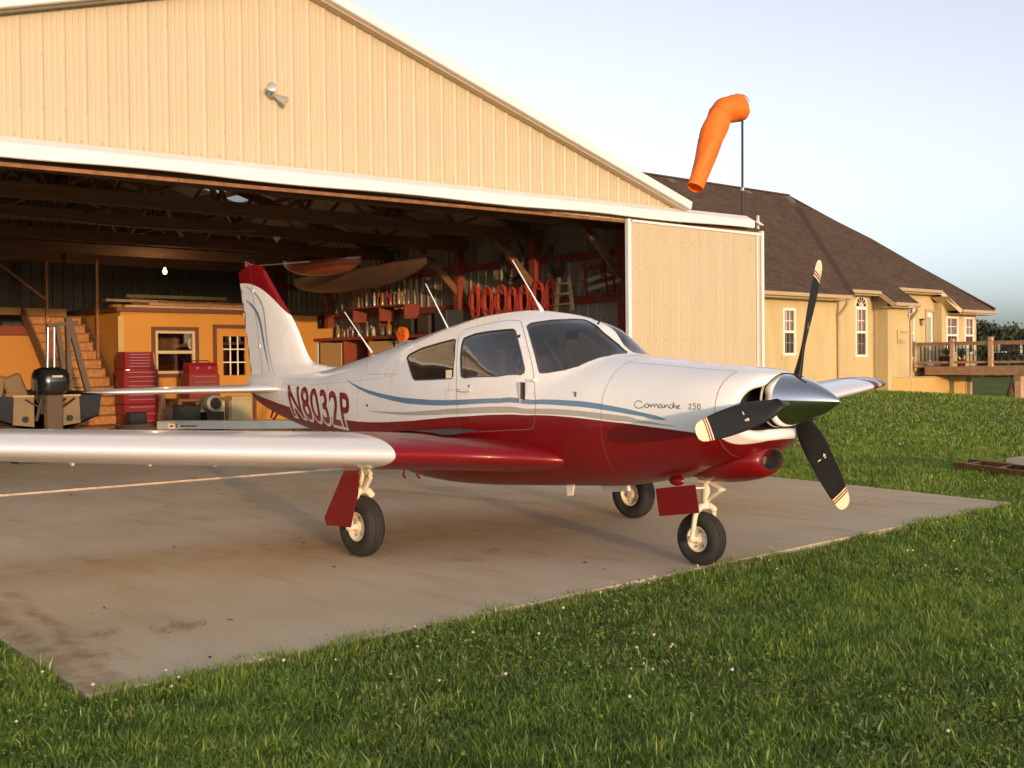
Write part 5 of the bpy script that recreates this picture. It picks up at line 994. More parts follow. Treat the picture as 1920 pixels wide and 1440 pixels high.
# ---- nose bowl front: rounded lip, the big smiling air inlet, the dark bay behind it
HUB = (0.723, 0.0, 1.150)
def bowl_front():
    th = np.linspace(-math.pi/2, math.pi/2, 60); th = np.concatenate([th, th[::-1][1:-1]]); n = len(th)
    sg = np.array([1.]*60+[-1.]*58)
    E = hull(nose_end(th), th); E[:, 1] *= sg; hub = np.array(HUB)
    a = np.abs(np.arctan2(E[:, 1], E[:, 2]-HUB[2])); R = np.hypot(E[:, 1], E[:, 2]-HUB[2]); d = np.stack([np.zeros(n), E[:, 1]/R, (E[:, 2]-HUB[2])/R], -1)
    t = np.clip((a-.85)/.5, 0, 1); t = t*t*(3-2*t)
    rin = (1-t)*np.minimum(.182, R*.99)+t*np.maximum(R*.72, R-.085)
    loops = []
    for f, dx in ((0., 0.), (.15, .012), (.4, .02), (.72, .018), (.93, .006), (1., -.012), (.99, -.06), (.97, -.16)):
        r = R+(rin-R)*min(f, 1.) if dx > -.05 else rin*f
        L = hub+d*r[:, None]; L[:, 0] = E[:, 0]+dx; loops.append(L)
    V = np.concatenate(loops); k = len(loops)
    F = [(i*n+j, i*n+(j+1) % n, (i+1)*n+(j+1) % n, (i+1)*n+j) for i in range(k-1) for j in range(n)]
    mi = [0]*(5*n)+[1]*((k-6)*n)
    mesh('inlet_lip', V, F, [M_WHITE, M_DARK], nbowl, True, mi)
    mesh('inlet_back_plate', loops[-1].tolist(), [tuple(range(n))], M_DARK, nbowl)
    for s in (-1, 1):
        for q in range(5): MB().b2((.42, s*(.11+.034*q), 1.0), (.46, s*(.122+.034*q), 1.2)).out('cylinder_fin', M_STEEL, nbowl)
bowl_front()
# ---- chin scoop
def chin():
    rings = [(-.02, .13, .05, .655), (.10, .19, .09, .68), (.24, .215, .115, .705), (.37, .212, .124, .73), (.46, .195, .121, .746), (.52, .172, .11, .755), (.556, .146, .094, .76), (.574, .116, .073, .762), (.568, .1, .061, .762), (.54, .092, .055, .762), (.42, .086, .052, .76)]
    n = 40; V = []; F = []; mi = []
    for x, hy, hz, zc in rings:
        for j in range(n):
            q = 2*math.pi*j/n; V.append((x, hy*math.cos(q), zc+hz*math.sin(q)))
    for i in range(len(rings)-1):
        for j in range(n): F.append((i*n+j, i*n+(j+1) % n, (i+1)*n+(j+1) % n, (i+1)*n+j)); mi.append(0 if i < 7 else 1)
    F.append(tuple((len(rings)-1)*n+j for j in range(n))); mi.append(1)
    c = mesh('chin_scoop', V, F, [M_RED, M_DARK], PLANE, True, mi)
    MB().lathe([(.0, .0), (.045, .004), (.05, -.01)], (.49, 0, .762), 'x', 20).out('landing_light_lens', mat('dim_lamp_lens', (.10, .09, .085), .25), c, True)
chin()
# ---- spinner and propeller
spn = MB()
prof = [(.0, .352), (.006, .350), (.03, .325), (.072, .262), (.112, .185), (.14, .11), (.160, .03), (.170, -.04), (.173, -.10), (.168, -.105), (.0, -.105)]
spn.lathe(prof, HUB, 'x', 64)
spinner = spn.out('spinner', M_CHROME, PLANE, True)
MB().lathe([(.168, -.106), (.176, -.106), (.176, -.118), (.0, -.118)], HUB, 'x', 48).out('spinner_back_plate', M_CREAM, spinner, True)
prop = bpy.data.objects.new('propeller', None); COL.objects.link(prop); prop.location = HUB; attach(prop, PLANE)
def blade(a):
    er = np.array([0, -math.sin(a), math.cos(a)]); et = np.array([0, -math.cos(a), -math.sin(a)]); ex = np.array([1., 0, 0])
    rs = [.10, .14, .18, .23, .30, .38, .46, .54, .62, .70, .78, .835, .845, .857, .865, .877, .885, .91, .93, .945, .957, .965, .97]
    ch = np.interp(rs, [.10, .14, .18, .23, .30, .38, .5, .6, .7, .8, .885, .93, .955, .965, .97], [.085, .092, .108, .13, .15, .165, .172, .172, .166, .154, .136, .118, .088, .058, .012])
    th = np.interp(rs, [.10, .16, .25, .4, .6, .97], [.06, .052, .036, .022, .013, .006])
    be = [math.atan(1.55/(2*math.pi*max(r, .2))) for r in rs]; n = 20; V = []; mi = []
    for r, c, t, b in zip(rs, ch, th, be):
        cd_ = et*math.cos(b)+ex*math.sin(b); nd = ex*math.cos(b)-et*math.sin(b); rnd_ = max(0, min(1, (.2-r)/.08))
        for j in range(n):
            q = 2*math.pi*j/n; u = math.cos(q); s = math.sin(q); k = abs(s)**(.8+.2*(1-rnd_))
            V.append(np.array(HUB)+er*r+cd_*(u*c/2)+nd*(math.copysign(k, s)*t/2*(1.25 if s > 0 else .75)))
    F = []
    for i in range(len(rs)-1):
        rm = (rs[i]+rs[i+1])/2; k = 0 if rm < .835 else 1 if rm < .845 else 2 if rm < .857 else 1 if rm < .865 else 2 if rm < .877 else 1
        for j in range(n): F.append((i*n+j, i*n+(j+1) % n, (i+1)*n+(j+1) % n, (i+1)*n+j)); mi.append(k)
    F.append(tuple((len(rs)-1)*n+j for j in range(n))); mi.append(1)
    o = mesh('blade', V, F, [M_BLADE, M_TIPC, M_RED], prop, True, mi)
    bm = bmesh.new(); bm.from_mesh(o.data); bmesh.ops.recalc_face_normals(bm, faces=bm.faces[:]); bm.to_mesh(o.data); bm.free()
    # small white maker's marks on the front face
    def on(r, u, h=.0012):
        b = math.atan(1.55/(2*math.pi*r)); c = np.interp(r, [.3, .5, .7], [.15, .172, .166]); t = np.interp(r, [.25, .4, .6], [.036, .022, .013])
        cd_ = et*math.cos(b)+ex*math.sin(b); nd = ex*math.cos(b)-et*math.sin(b)
        uu = max(-1, min(1, u/(c/2))); s = math.sqrt(1-uu*uu)
        return np.array(HUB)+er*r+cd_*u+nd*(s**.9*t/2*1.25+h)
    d = MB()
    def q4(r0, r1, u0, u1): d.add([on(r0, u0), on(r1, u0), on(r1, u1), on(r0, u1)], [(0, 1, 2, 3)])
    q4(.505, .512, -.034, -.010); q4(.495, .503, .014, .036); q4(.482, .518, .022, .027); q4(.518, .523, .017, .032)
    d.out('blade_mark', M_TIPC, o, fix=False)
    MB().tube([np.array(HUB)+er*.1, np.array(HUB)+er*.165], .045, 20).out('blade_cuff', M_DARK, o, True)
for k in range(3): blade(math.radians(-20.04)+k*2*math.pi/3)
# ---- wings
AIR = [(0, 0), (.004, .0125), (.012, .0215), (.03, .034), (.06, .047), (.1, .058), (.16, .0685), (.24, .0765), (.33, .0805), (.42, .081), (.5, .077), (.6, .066), (.7, .0515), (.8, .035), (.9, .0175), (1, .0012)]
def section(le, z, y, c, tk=1., n=None, tw=0.):
    up = [(x, t*1.05) for x, t in AIR]; lo = [(x, -t*.78) for x, t in AIR[::-1][1:-1]]
    return [(le-x*c, y, z+t*c*tk-x*c*tw) for x, t in up+lo]
def loft(secs): 
    n = len(secs[0]); V = [p for s in secs for p in s]
    F = [(i*n+j, i*n+(j+1) % n, (i+1)*n+(j+1) % n, (i+1)*n+j) for i in range(len(secs)-1) for j in range(n)]
    return V, F, n
def wing(sd, zf, tip_colours):
    st = [(.30, -.80, 2.67, .66), (.50, -.84, 2.58, .68), (.62, -.93, 2.45, .72), (.74, -1.10, 2.24, .80), (.9, -1.23, 2.06, .90), (1.1, -1.30, 1.96, .97), (1.35, -1.34, 1.88, 1.), (1.62, -1.36, 1.80, 1.), (2.4, -1.44, 1.64, 1.), (3.4, -1.54, 1.43, 1.), (4.4, -1.64, 1.22, 1.), (5.0, -1.70, 1.10, 1.), (5.12, -1.715, 1.07, 1.), (5.2, -1.725, 1.05, 1.), (5.32, -1.75, 1.0, .97), (5.40, -1.80, .92, .85), (5.45, -1.88, .78, .62), (5.475, -1.98, .6, .3)]
    secs = [section(le, zf(y), sd*y, c, tk, tw=.02) for y, le, c, tk in st]
    V, F, n = loft(secs); mi = []
    for i in range(len(st)-1):
        ym = (st[i][0]+st[i+1][0])/2; k = 0 if ym < 1.62 else 1
        if tip_colours and ym > 5.0: k = 2 if (ym < 5.12 or ym > 5.2) else 3
        mi += [k]*n
    F.append(tuple((len(secs)-1)*n+j for j in range(n))); mi.append(1)
    o = mesh('wing', V, F, [M_RED, M_SILVER, mat('maroon_tip_paint', (.09, .012, .02), .3, coat=.4), M_GREY], PLANE, True, mi)
    bm = bmesh.new(); bm.from_mesh(o.data); bmesh.ops.recalc_face_normals(bm, faces=bm.faces[:]); bm.to_mesh(o.data); bm.free()
    return o
zfs = lambda y: .690+.0690*(y-.3)
zfp = lambda y: .690+.0900*(y-.3)
ws_ = wing(-1, zfs, False); wp_ = wing(1, zfp, True)
def wing_top(x, y, zf, lift=.004):
    yy = abs(y); le = np.interp(yy, [.3, .5, .62, .74, .9, 1.1, 1.35, 1.62, 2.4, 3.4, 4.4, 5.], [-.72, -.80, -.90, -1.08, -1.22, -1.30, -1.34, -1.36, -1.44, -1.54, -1.64, -1.70]); c = np.interp(yy, [.3, .5, .62, .74, .9, 1.1, 1.35, 1.62, 2.4, 3.4, 4.4, 5.], [2.75, 2.62, 2.48, 2.26, 2.07, 1.96, 1.88, 1.8, 1.64, 1.43, 1.22, 1.1])
    f = min(1, max(0, (le-x)/c)); return (x, y, zf(yy)+np.interp(f, [a for a, _ in AIR], [t*1.05 for _, t in AIR])*c-f*c*.02+lift)
mbw = MB(); g = []
nx, ny = 14, 5
for i in range(nx):
    for j in range(ny): g.append(wing_top(-1.62-1.5*i/(nx-1), -.66-.34*j/(ny-1), zfs))
mbw.add(g, [(i*ny+j, (i+1)*ny+j, (i+1)*ny+j+1, i*ny+j+1) for i in range(nx-1) for j in range(ny-1)]).out('wing_walkway', M_WALK, ws_, True)
MB().ball((-2.05, 5.5, zfp(5.5)+.005), .05, 14, 10, (1.6, .8, .7)).out('wingtip_lamp', M_CHROME, wp_, True)
MB().ball((-2.05, -5.5, zfs(5.5)+.005), .05, 14, 10, (1.6, .8, .7)).out('wingtip_lamp', M_CHROME, ws_, True)
for y in (-1.9, -2.25, -2.75, -4.25, -3.3): MB().beam((-2.75, y, zfs(-y)-.06), (-2.78, y, zfs(-y)-.15), .02, .05).out('hinge_bracket', M_CREAM if y < -2 else M_RED, ws_)
for y in (-1.15, -1.02): MB().tube([(-1.9, y, zfs(-y)-.12), (-1.92, y, zfs(-y)-.17), (-1.89, y, zfs(-y)-.19)], .008, 6).out('drain_valve', M_RED, ws_)
# flap and aileron breaks on both wings
for sd, zf, w_ in ((-1, zfs, ws_), (1, zfp, wp_)):
    d = MB()
    for y0, y1 in ((.95, 3.2), (3.24, 5.1)):
        pts = [Vector(wing_top(np.interp(y, [.95, 5.1], [-2.72, -2.42]), sd*y, zf, .0012)) for y in np.linspace(y0, y1, 12)]
        d.add([p+Vector((dx, 0, 0)) for p in pts for dx in (-.004, .004)], [(2*i, 2*i+1, 2*i+3, 2*i+2) for i in range(11)])
    d.out('control_surface_gap', M_SEAM, w_, fix=False)
# wing root fillet bolts
d = MB()
for i in range(9):
    x = -.95-.2*i; a = hull(np.array(x), np.array(-.62+.012*i)); d.ball((a[0], a[1]-.004, a[2]), .006, 6, 4)
d.out('fillet_rivets', M_TIPC, fus)
# ---- tail
def fin_t(x, z):
    f = (z-1.25)/1.25; le = np.interp(z, FLE[:, 1], FLE[:, 0]); te = np.interp(z, FTE[:, 1], FTE[:, 0]); c = np.maximum(le-te, .05)
    u = np.clip((le-x)/c, 0, 1); return np.interp(u, [a for a, _ in AIR], [t for _, t in AIR])*c*(.62-.12*np.clip(f, 0, 1))
fin_le = [(-4.35, 1.38), (-4.75, 1.40), (-5.0, 1.43), (-5.10, 1.50), (-5.20, 1.64), (-5.32, 1.82), (-5.50, 2.00), (-5.66, 2.15), (-5.80, 2.29), (-5.92, 2.41)]
fin_top = [(-5.99, 2.475), (-6.10, 2.505), (-6.26, 2.50), (-6.54, 2.445)]
fin_te = [(-6.50, 2.30), (-6.40, 1.85), (-6.29, 1.335)]
FLE = np.array(chaikin(fin_le, 1, False)+[(-6.0, 2.55)]); FTE = np.array([(-6.24, 1.1), (-6.29, 1.335), (-6.40, 1.85), (-6.50, 2.30), (-6.54, 2.445), (-6.56, 2.55)])
outline = chaikin(fin_le, 1, False)+fin_top+fin_te+[(-6.25, 1.30), (-6.1, 1.22), (-5.0, 1.22), (-4.35, 1.30)]
hinge = [(-6.255, 2.56), (-5.955, 1.30)]; rud_bot = [(-6.32, 1.335), (-5.955, 1.30)]
redcap = [(-6.6, 2.32)]+[(p[0], p[2]) for p in [(-6.479,-0.020,2.323),(-6.230,-0.020,2.302),(-6.000,-0.020,2.243),(-5.821,-0.020,2.160),(-5.669,-0.020,2.073),(-5.551,-0.020,1.996)]]+[(-5.3, 1.86)]
ol = dense(outline, .03); gxx, gzz = np.meshgrid(np.linspace(-6.56, -4.35, 60), np.linspace(1.22, 2.5, 36), indexing='ij'); gg = np.stack([gxx.ravel(), gzz.ravel()], -1)
gg = gg[inside(gg[:, 0], gg[:, 1], ol)]; gg = gg[((gg[:, None]-np.array(ol)[None])**2).sum(-1).min(1) > .012**2]
FV, FF = cdt(gg, [ol], [dense(hinge, .03, False), dense(rud_bot, .03, False), dense(chaikin(redcap, 2, False), .03, False)])
fx, fz = FV[FF].mean(1).T; ins = inside(fx, fz, ol); hx = np.interp(fz, [1.30, 2.56], [-5.955, -6.255]); rud = (fx < hx) & (fz > np.interp(fx, [-6.32, -5.955], [1.335, 1.30]))
rc = np.array(chaikin(redcap, 2, False)); capm = (fz > np.interp(fx, rc[:, 0], rc[:, 1])).astype(int)
def tail_side(name, sel, inset=0.):
    V, F, mi = [], [], []
    for sg in (-1, 1):
        b = len(V); t = fin_t(FV[:, 0], FV[:, 1]); V += np.stack([FV[:, 0], sg*np.maximum(t-inset, 0), FV[:, 1]], -1).tolist()
        F += [tuple(b+i for i in (f if sg < 0 else f[::-1])) for f in FF[sel]]; mi += capm[sel].tolist()
    o = mesh(name, V, F, [M_WHITE, M_RED], PLANE, True, mi)
    bm = bmesh.new(); bm.from_mesh(o.data); bmesh.ops.delete(bm, geom=[v for v in bm.verts if not v.link_faces], context='VERTS'); bmesh.ops.remove_doubles(bm, verts=bm.verts[:], dist=1e-5); bmesh.ops.recalc_face_normals(bm, faces=bm.faces[:]); bm.to_mesh(o.data); bm.free(); return o
fin = tail_side('tail_fin', ins & ~rud); rudder = tail_side('rudder', ins & rud, .003)
def fin_ribbon(pl, ws, m, name):
    pl = dense(chaikin(pl, 2, False), .02, False); a = np.array(pl); t = np.gradient(a, axis=0); s = np.stack([-t[:, 1], t[:, 0]], -1); s /= np.linalg.norm(s, axis=1, keepdims=True)+1e-9
    w = np.interp(np.linspace(0, 1, len(a)), np.linspace(0, 1, len(ws)), ws)[:, None]/2; A, B = a+s*w, a-s*w; k = len(a)
    for sg in (-1, 1):
        f3 = lambda q: [(x, sg*(fin_t(x, z)+.0022), z) for x, z in q]
        MB().add(f3(A)+f3(B), [(i, i+1, k+i+1, k+i) for i in range(k-1)]).out(name, m, fin, fix=False)
xz = lambda L: [(p[0], p[2]) for p in L]
fin_ribbon(xz([(-6.346,-0.030,2.128),(-6.172,-0.030,2.056),(-6.036,-0.030,1.947),(-5.971,-0.030,1.813),(-5.919,-0.030,1.641),(-5.855,-0.030,1.486),(-5.781,-0.030,1.344)]), [.004, .03, .045, .045, .035, .02, .004], M_BLUE, 'fin_stripe')
fin_ribbon(xz([(-6.354,-0.030,2.280),(-6.167,-0.030,2.223),(-5.997,-0.030,2.117),(-5.909,-0.030,1.999),(-5.880,-0.030,1.839),(-5.840,-0.030,1.639),(-5.756,-0.030,1.440),(-5.650,-0.030,1.293)]), [.004, .022, .03, .03, .022, .014, .004], M_GREY, 'fin_stripe')
fin_ribbon(hinge[:1]+[(-5.955, 1.30)], [.006, .006], M_SEAM, 'rudder_gap')
for z in (2.22, 1.62): MB().box((np.interp(z, [1.30, 2.56], [-5.955, -6.255]), -.036, z), (.012, .012, .03)).out('rudder_hinge', M_STEEL, fin)
MB().ball((-6.35, 0, 2.51), .03, 10, 8).out('tail_beacon', M_RED, fin, True)
for pts in ([(-6.167,0.000,2.490),(-5.080,0.000,2.458)], [(-6.167,0.000,2.490),(-6.390,0.000,2.552)]): MB().tube(pts, .005, 6).out('fin_antenna_rod', M_STEEL, fin)
for sd in (-1, 1):
    st = [(.10, -5.36, .98), (.25, -5.40, .94), (.6, -5.46, .87), (1.2, -5.57, .75), (1.7, -5.66, .65), (1.80, -5.70, .60), (1.86, -5.77, .50), (1.895, -5.88, .34)]
    secs = [section(le, 1.165, sd*y, c, .62*(1 if y < 1.75 else (1.9-y)/.15*.8+.2)) for y, le, c in st]; V, F, n = loft(secs)
    F += [tuple(range(n))[::-1], tuple((len(secs)-1)*n+j for j in range(n))]
    o = mesh('stabilator', V, F, M_SILVER, PLANE, True)
    bm = bmesh.new(); bm.from_mesh(o.data); bmesh.ops.recalc_face_normals(bm, faces=bm.faces[:]); bm.to_mesh(o.data); bm.free()
MB().tube([(-5.822,0.000,0.929),(-5.868,0.000,0.854),(-5.802,0.000,0.839),(-5.722,0.000,0.909)], .012, 8).out('tie_down_ring', M_RED, PLANE)
# ---- landing gear
def wheel(c, r, w, parent, tread=True):
    t = MB(); h = w/2; rr = r*.46
    pr = [(rr, -h*.62), (r*.62, -h*.93), (r*.78, -h*.99), (r*.90, -h*.86), (r*.965, -h*.62), (r*.985, -h*.44), (r*.962, -h*.40), (r*.962, -h*.36), (r*.996, -h*.32), (r, -h*.06), (r*.975, -h*.03), (r*.975, h*.03), (r, h*.06), (r*.996, h*.32), (r*.962, h*.36), (r*.962, h*.40), (r*.985, h*.44), (r*.965, h*.62), (r*.90, h*.86), (r*.78, h*.99), (r*.62, h*.93), (rr, h*.62)]
    t.lathe(pr, c, 'y', 48)
    wh = bpy.data.objects.new('wheel', None); COL.objects.link(wh); wh.location = c; attach(wh, parent)
    t.out('tyre', M_TYRE, wh, True)
    q = MB()
    for s in (-1, 1): q.lathe([(rr*1.04, s*h*.60), (rr*1.05, s*h*.70), (rr*.97, s*h*.72), (rr*.86, s*h*.5), (rr*.6, s*h*.36), (rr*.42, s*h*.38), (rr*.38, s*h*.62), (rr*.2, s*h*.66), (0, s*h*.66)], c, 'y', 32)
    q.out('rim', M_TIPC if False else M_CREAM, wh, True)
    b = MB()
    for k in range(6):
        a = k*math.pi/3+.2
        for s in (-1, 1): b.lathe([(0, s*(h*.36+.012)), (.009, s*(h*.36+.012)), (.009, s*h*.3)], (c[0]+rr*.68*math.cos(a), c[1], c[2]+rr*.68*math.sin(a)), 'y', 6)
    b.out('rim_bolts', M_STEEL, wh)
def main_gear(sd, zw):
    x, y = -2.0, sd*1.47; R = .2225
    g = bpy.data.objects.new('main_landing_gear', None); COL.objects.link(g); g.location = (x, y, 0); attach(g, PLANE)
    wheel((x, y, R), R, .155, g)
    ys = y-sd*0.0
    s = MB(); s.tube([(x+.02, y, .80), (x+.02, y, .60)], .036, 14); s.tube([(x+.02, y, .60), (x+.02, y, .50)], .026, 14)
    # fork arch over the tyre and the leg down its outer side
    s.tube([(x+.02, y-.07, .44), (x+.02, y-.05, .475), (x+.02, y, .495), (x+.02, y+.05, .475), (x+.02, y+.075, .44)], .03, 10)
    s.tube([(x+.02, y+sd*.07, .455), (x+.03, y+sd*.105, .40), (x+.025, y+sd*.112, .30), (x, y+sd*.108, R)], .022, 10, rs=[.03, .026, .022, .03])
    s.tube([(x, y+sd*.125, R), (x, y-sd*.02, R)], .024, 12)
    s.out('strut', M_CREAM, g, True)
    k = MB(); k.beam((x+.05, y-.012, .68), (x+.135, y-.012, .60), .03, .05); k.beam((x+.135, y-.012, .60), (x+.045, y-.012, .49), .03, .04)
    k.out('torque_link', M_CREAM, g, bevel=.004)
    k = MB(); k.tube([(x+.02, y, .70), (x+.04, y-sd*.42, .71)], .018, 10); k.out('side_brace', M_CREAM, g, True)
    if sd < 0:
        P = [(-2.000,-1.620,0.641),(-1.814,-1.620,0.653),(-1.824,-1.620,0.488),(-1.882,-1.620,0.349),(-1.925,-1.620,0.233),(-2.244,-1.620,0.218),(-2.272,-1.620,0.274)]
    else:
        P = [(-1.86, 1.6, .66), (-2.2, 1.6, .66), (-2.28, 1.6, .30), (-2.2, 1.6, .26), (-1.92, 1.6, .26)]
    d = MB(); d.prism(P, (0, .006, 0)); d.out('gear_door', M_RED, g)
    MB().beam((x+.02, y+sd*.03, .56), (x-.02, sd*1.615, .56), .02, .012).out('door_bracket', M_CREAM, g); MB().beam((x+.02, y+sd*.1, .36), (x-.0, sd*1.615, .36), .02, .012).out('door_bracket', M_CREAM, g)
    b = MB(); b.tube([(x+.06, y-.05, .80), (x+.08, y-.06, .62), (x+.04, y-.085, .46), (x-.02, y-sd*.05, .24)], .006, 6); b.out('brake_line', M_BLACKP, g, True)
main_gear(-1, .78); main_gear(1, .8)
def nose_gear():
    R = .184; x = -.02
    g = bpy.data.objects.new('nose_landing_gear', None); COL.objects.link(g); g.location = (x, 0, 0); attach(g, PLANE)
    wheel((x, 0, R), R, .148, g)
    s = MB(); s.tube([(x+.055, 0, .70), (x+.04, 0, .45)], .032, 14); s.tube([(x+.04, 0, .46), (x+.034, 0, .40)], .025, 14); s.box((x+.05, 0, .61), (.08, .10, .07))
    s.tube([(x+.03, -.1, .375), (x+.032, -.05, .408), (x+.032, .05, .408), (x+.03, .1, .375)], .024, 10)
    for sd in (-1, 1): s.tube([(x+.03, sd*.09, .39), (x+.026, sd*.102, .34), (x+.01, sd*.104, .24), (x, sd*.102, R)], .016, 10, rs=[.021, .018, .016, .022])
    s.tube([(x, -.118, R), (x, .118, R)], .02, 12)
    s.out('fork', M_CREAM, g, True)
    k = MB(); k.beam((x+.07, 0, .585), (x+.175, 0, .535), .045, .022); k.beam((x+.175, 0, .53), (x+.06, 0, .455), .036, .02); k.tube([(x+.175, -.035, .532), (x+.175, .035, .532)], .012, 8)
    k.out('torque_link', M_CREAM, g, bevel=.003)
    k = MB(); k.tube([(x+.09, .02, .625), (x+.15, .01, .618), (x+.215, .0, .612)], .02, 12, rs=[.018, .026, .026]); k.out('shimmy_damper', M_CREAM, g, True)
    P = [(-0.298,-0.160,0.520),(0.056,-0.160,0.572),(0.091,-0.160,0.384),(-0.265,-0.160,0.329)]
    MB().prism(P, (0, .006, 0)).out('gear_door', M_RED, g)
    for z in (.42, .54):
        for sd in (-1,): MB().beam((x+.045, sd*.03, z), (x-.03, sd*.148, z), .02, .012).out('door_bracket', M_CREAM, g)
    MB().ball((-.12, -.14, .585), .05, 12, 8, (1.3, .6, .7)).out('door_fairing', M_RED, g, True)
nose_gear()
# ---- aerials, handle, vent, steps, belly blades
for a, b, r0, r1, m in (((-1.603,0.000,1.806), (-1.959,0.000,2.245), .017, .0045, M_TIPC), ((-2.820,-0.000,1.729), (-3.126,0.000,2.122), .008, .004, M_TIPC), ((-4.000,0.000,1.548), (-4.428,0.000,1.923), .010, .004, M_TIPC), ((-0.965,-0.030,1.700), (-0.915,-0.030,1.774), .009, .004, M_BLACKP)):
    a, b = Vector(a), Vector(b); l = [a+(b-a)*t for t in (-.06, 0, .12, .22, 1)]
    MB().tube(l, r0, 8, rs=[r0, r0, r0*.8, r1*1.5, r1]).out('aerial', M_WHITE if m is M_TIPC else m, PLANE, True)
def on_hull(u, name, mb_fn, m, parent):
    x, t = u; p = hull(np.array(x), np.array(t)); n = hull_n(np.array(x), np.array(t)); mb = MB(); mb_fn(mb, Vector(p), Vector(n)); return mb.out(name, m, parent, bevel=.002)
on_hull([(-1.867,0.160)][0], 'door_handle', lambda b, p, n: b.box(p+n*.012, (.13, .014, .022)), M_CHROME, door)
on_hull([(-1.812,0.200)][0], 'door_lock', lambda b, p, n: b.box(p+n*.004, (.022, .008, .022)), M_STEEL, door)
on_hull([(-1.211,0.253)][0], 'door_step_plate', lambda b, p, n: b.box(p+n*.005, (.05, .008, .15)), M_BLACKP, fus)
on_hull([(-1.233,0.239)][0], 'plate_edge', lambda b, p, n: b.box(p+n*.008, (.014, .016, .155)), M_CHROME, fus)
on_hull([(-1.150,0.425)][0], 'door_hinge', lambda b, p, n: b.box(p+n*.008, (.085, .02, .02)), M_WHITE, door)
on_hull([(-0.685,0.307)][0], 'static_port', lambda b, p, n: b.box(p+n*.002, (.022, .004, .05)), M_SEAM, fus)
on_hull([(-3.354,-0.039)][0], 'drain_port', lambda b, p, n: b.box(p+n*.003, (.02, .005, .02)), M_DARK, fus)
on_hull([(-3.181,1.083)][0], 'grab_handle', lambda b, p, n: b.tube([p, p+n*.035+Vector((.03, 0, 0)), p+n*.035+Vector((.13, 0, .01)), p+Vector((.15, 0, .02))], .009, 8), M_STEEL, fus)
on_hull([(-2.092,0.310)][0], 'sticker', lambda b, p, n: b.box(p+n*.003, (.075, .003, .085)), M_TIPC, fus)
MB().prism([(-1.309,-0.050,0.470),(-1.221,-0.050,0.476),(-1.240,-0.050,0.389),(-1.293,-0.050,0.380)], (0, .012, 0)).out('belly_blade_aerial', M_WHITE, PLANE)
MB().prism([(-1.180,0.200,0.456),(-0.899,0.200,0.476),(-0.889,0.200,0.428),(-1.158,0.200,0.399)], (0, .03, 0)).out('belly_vent', M_WHITE, PLANE)
# ---- cabin inside
cab = bpy.data.objects.new('cabin_interior', None); COL.objects.link(cab); cab.location = (-1.9, 0, .6); attach(cab, PLANE)
box('cabin_floor', (-3.1, -.36, .66), (-.85, .36, .70), M_LINING, cab)
MB().prism([(-.80, -.40, 1.0), (-1.02, -.40, 1.0), (-1.06, -.40, 1.28), (-.98, -.40, 1.325), (-.80, -.40, 1.33)], (0, .80, 0)).out('instrument_panel', M_PANEL, cab, bevel=.012)
for sy in (-.27, .27):
    s = MB(); s.box((-1.72, sy, .93), (.5, .44, .14)); s.out('front_seat_cushion', M_SEAT, cab, bevel=.03)
    s = MB(); s.box((-1.99, sy, 1.20), (.12, .43, .56), Matrix.Rotation(-.2, 3, 'Y')); s.out('front_seat_back', M_SEAT, cab, bevel=.035)
    s = MB(); s.tube([(-1.06, sy, 1.18), (-1.28, sy, 1.2)], .014, 8); s.tube([(-1.28, sy-.13, 1.27), (-1.28, sy-.12, 1.19), (-1.28, sy+.12, 1.19), (-1.28, sy+.13, 1.27)], .016, 8); s.out('control_yoke', M_BLACKP, cab, True)
s = MB(); s.box((-2.55, 0, .92), (.5, .9, .14)); s.out('rear_seat_cushion', M_SEAT, cab, bevel=.03)
s = MB(); s.box((-2.86, 0, 1.18), (.12, .88, .55), Matrix.Rotation(-.22, 3, 'Y')); s.out('rear_seat_back', M_SEAT, cab, bevel=.035)
MB().box((-1.28, 0, 1.62), (.03, .11, .07)).out('cabin_mirror', M_BLACKP, cab)
MB().tube([(-1.42, -.42, 1.62), (-1.44, -.43, 1.5), (-1.43, -.44, 1.4), (-1.40, -.44, 1.37), (-1.37, -.44, 1.41), (-1.38, -.43, 1.5), (-1.42, -.42, 1.62)], .011, 6).out('hanging_headset_cord', M_BLACKP, cab, True)
# ---- lettering
def hull_theta(x, z):
    lo = np.full(np.shape(x), -math.pi/2); hi = np.full(np.shape(x), math.pi/2)
    for _ in range(36):
        m = (lo+hi)/2; up = hull(x, m)[..., 2] < z; lo = np.where(up, m, lo); hi = np.where(up, hi, m)
    return (lo+hi)/2
def text_mesh(body, off, sx=1.):
    c = bpy.data.curves.new('lettering', 'FONT'); c.body = body; c.size = 1.; c.resolution_u = 4; c.offset = off; c.space_character = 1.06
    o = bpy.data.objects.new('lettering_source', c); COL.objects.link(o); dg = bpy.context.evaluated_depsgraph_get(); me = o.evaluated_get(dg).to_mesh()
    bm = bmesh.new(); bm.from_mesh(me); o.evaluated_get(dg).to_mesh_clear(); bpy.data.objects.remove(o); bpy.data.curves.remove(c)
    bmesh.ops.triangulate(bm, faces=bm.faces[:])
    for _ in range(4):
        es = [e for e in bm.edges if e.calc_length() > .12]
        if not es: break
        bmesh.ops.subdivide_edges(bm, edges=es, cuts=1); bmesh.ops.triangulate(bm, faces=[f for f in bm.faces if len(f.verts) > 3])
    bm.verts.index_update(); V = np.array([v.co[:] for v in bm.verts]); F = [tuple(v.index for v in f.verts) for f in bm.faces]; bm.free(); return V, F
TL, TR, BR, BL = [(hull(np.array(x), np.array(t))[0], hull(np.array(x), np.array(t))[2]) for x, t in [(-5.154,0.360),(-3.713,0.115),(-3.703,-0.452),(-5.098,-0.733)]]
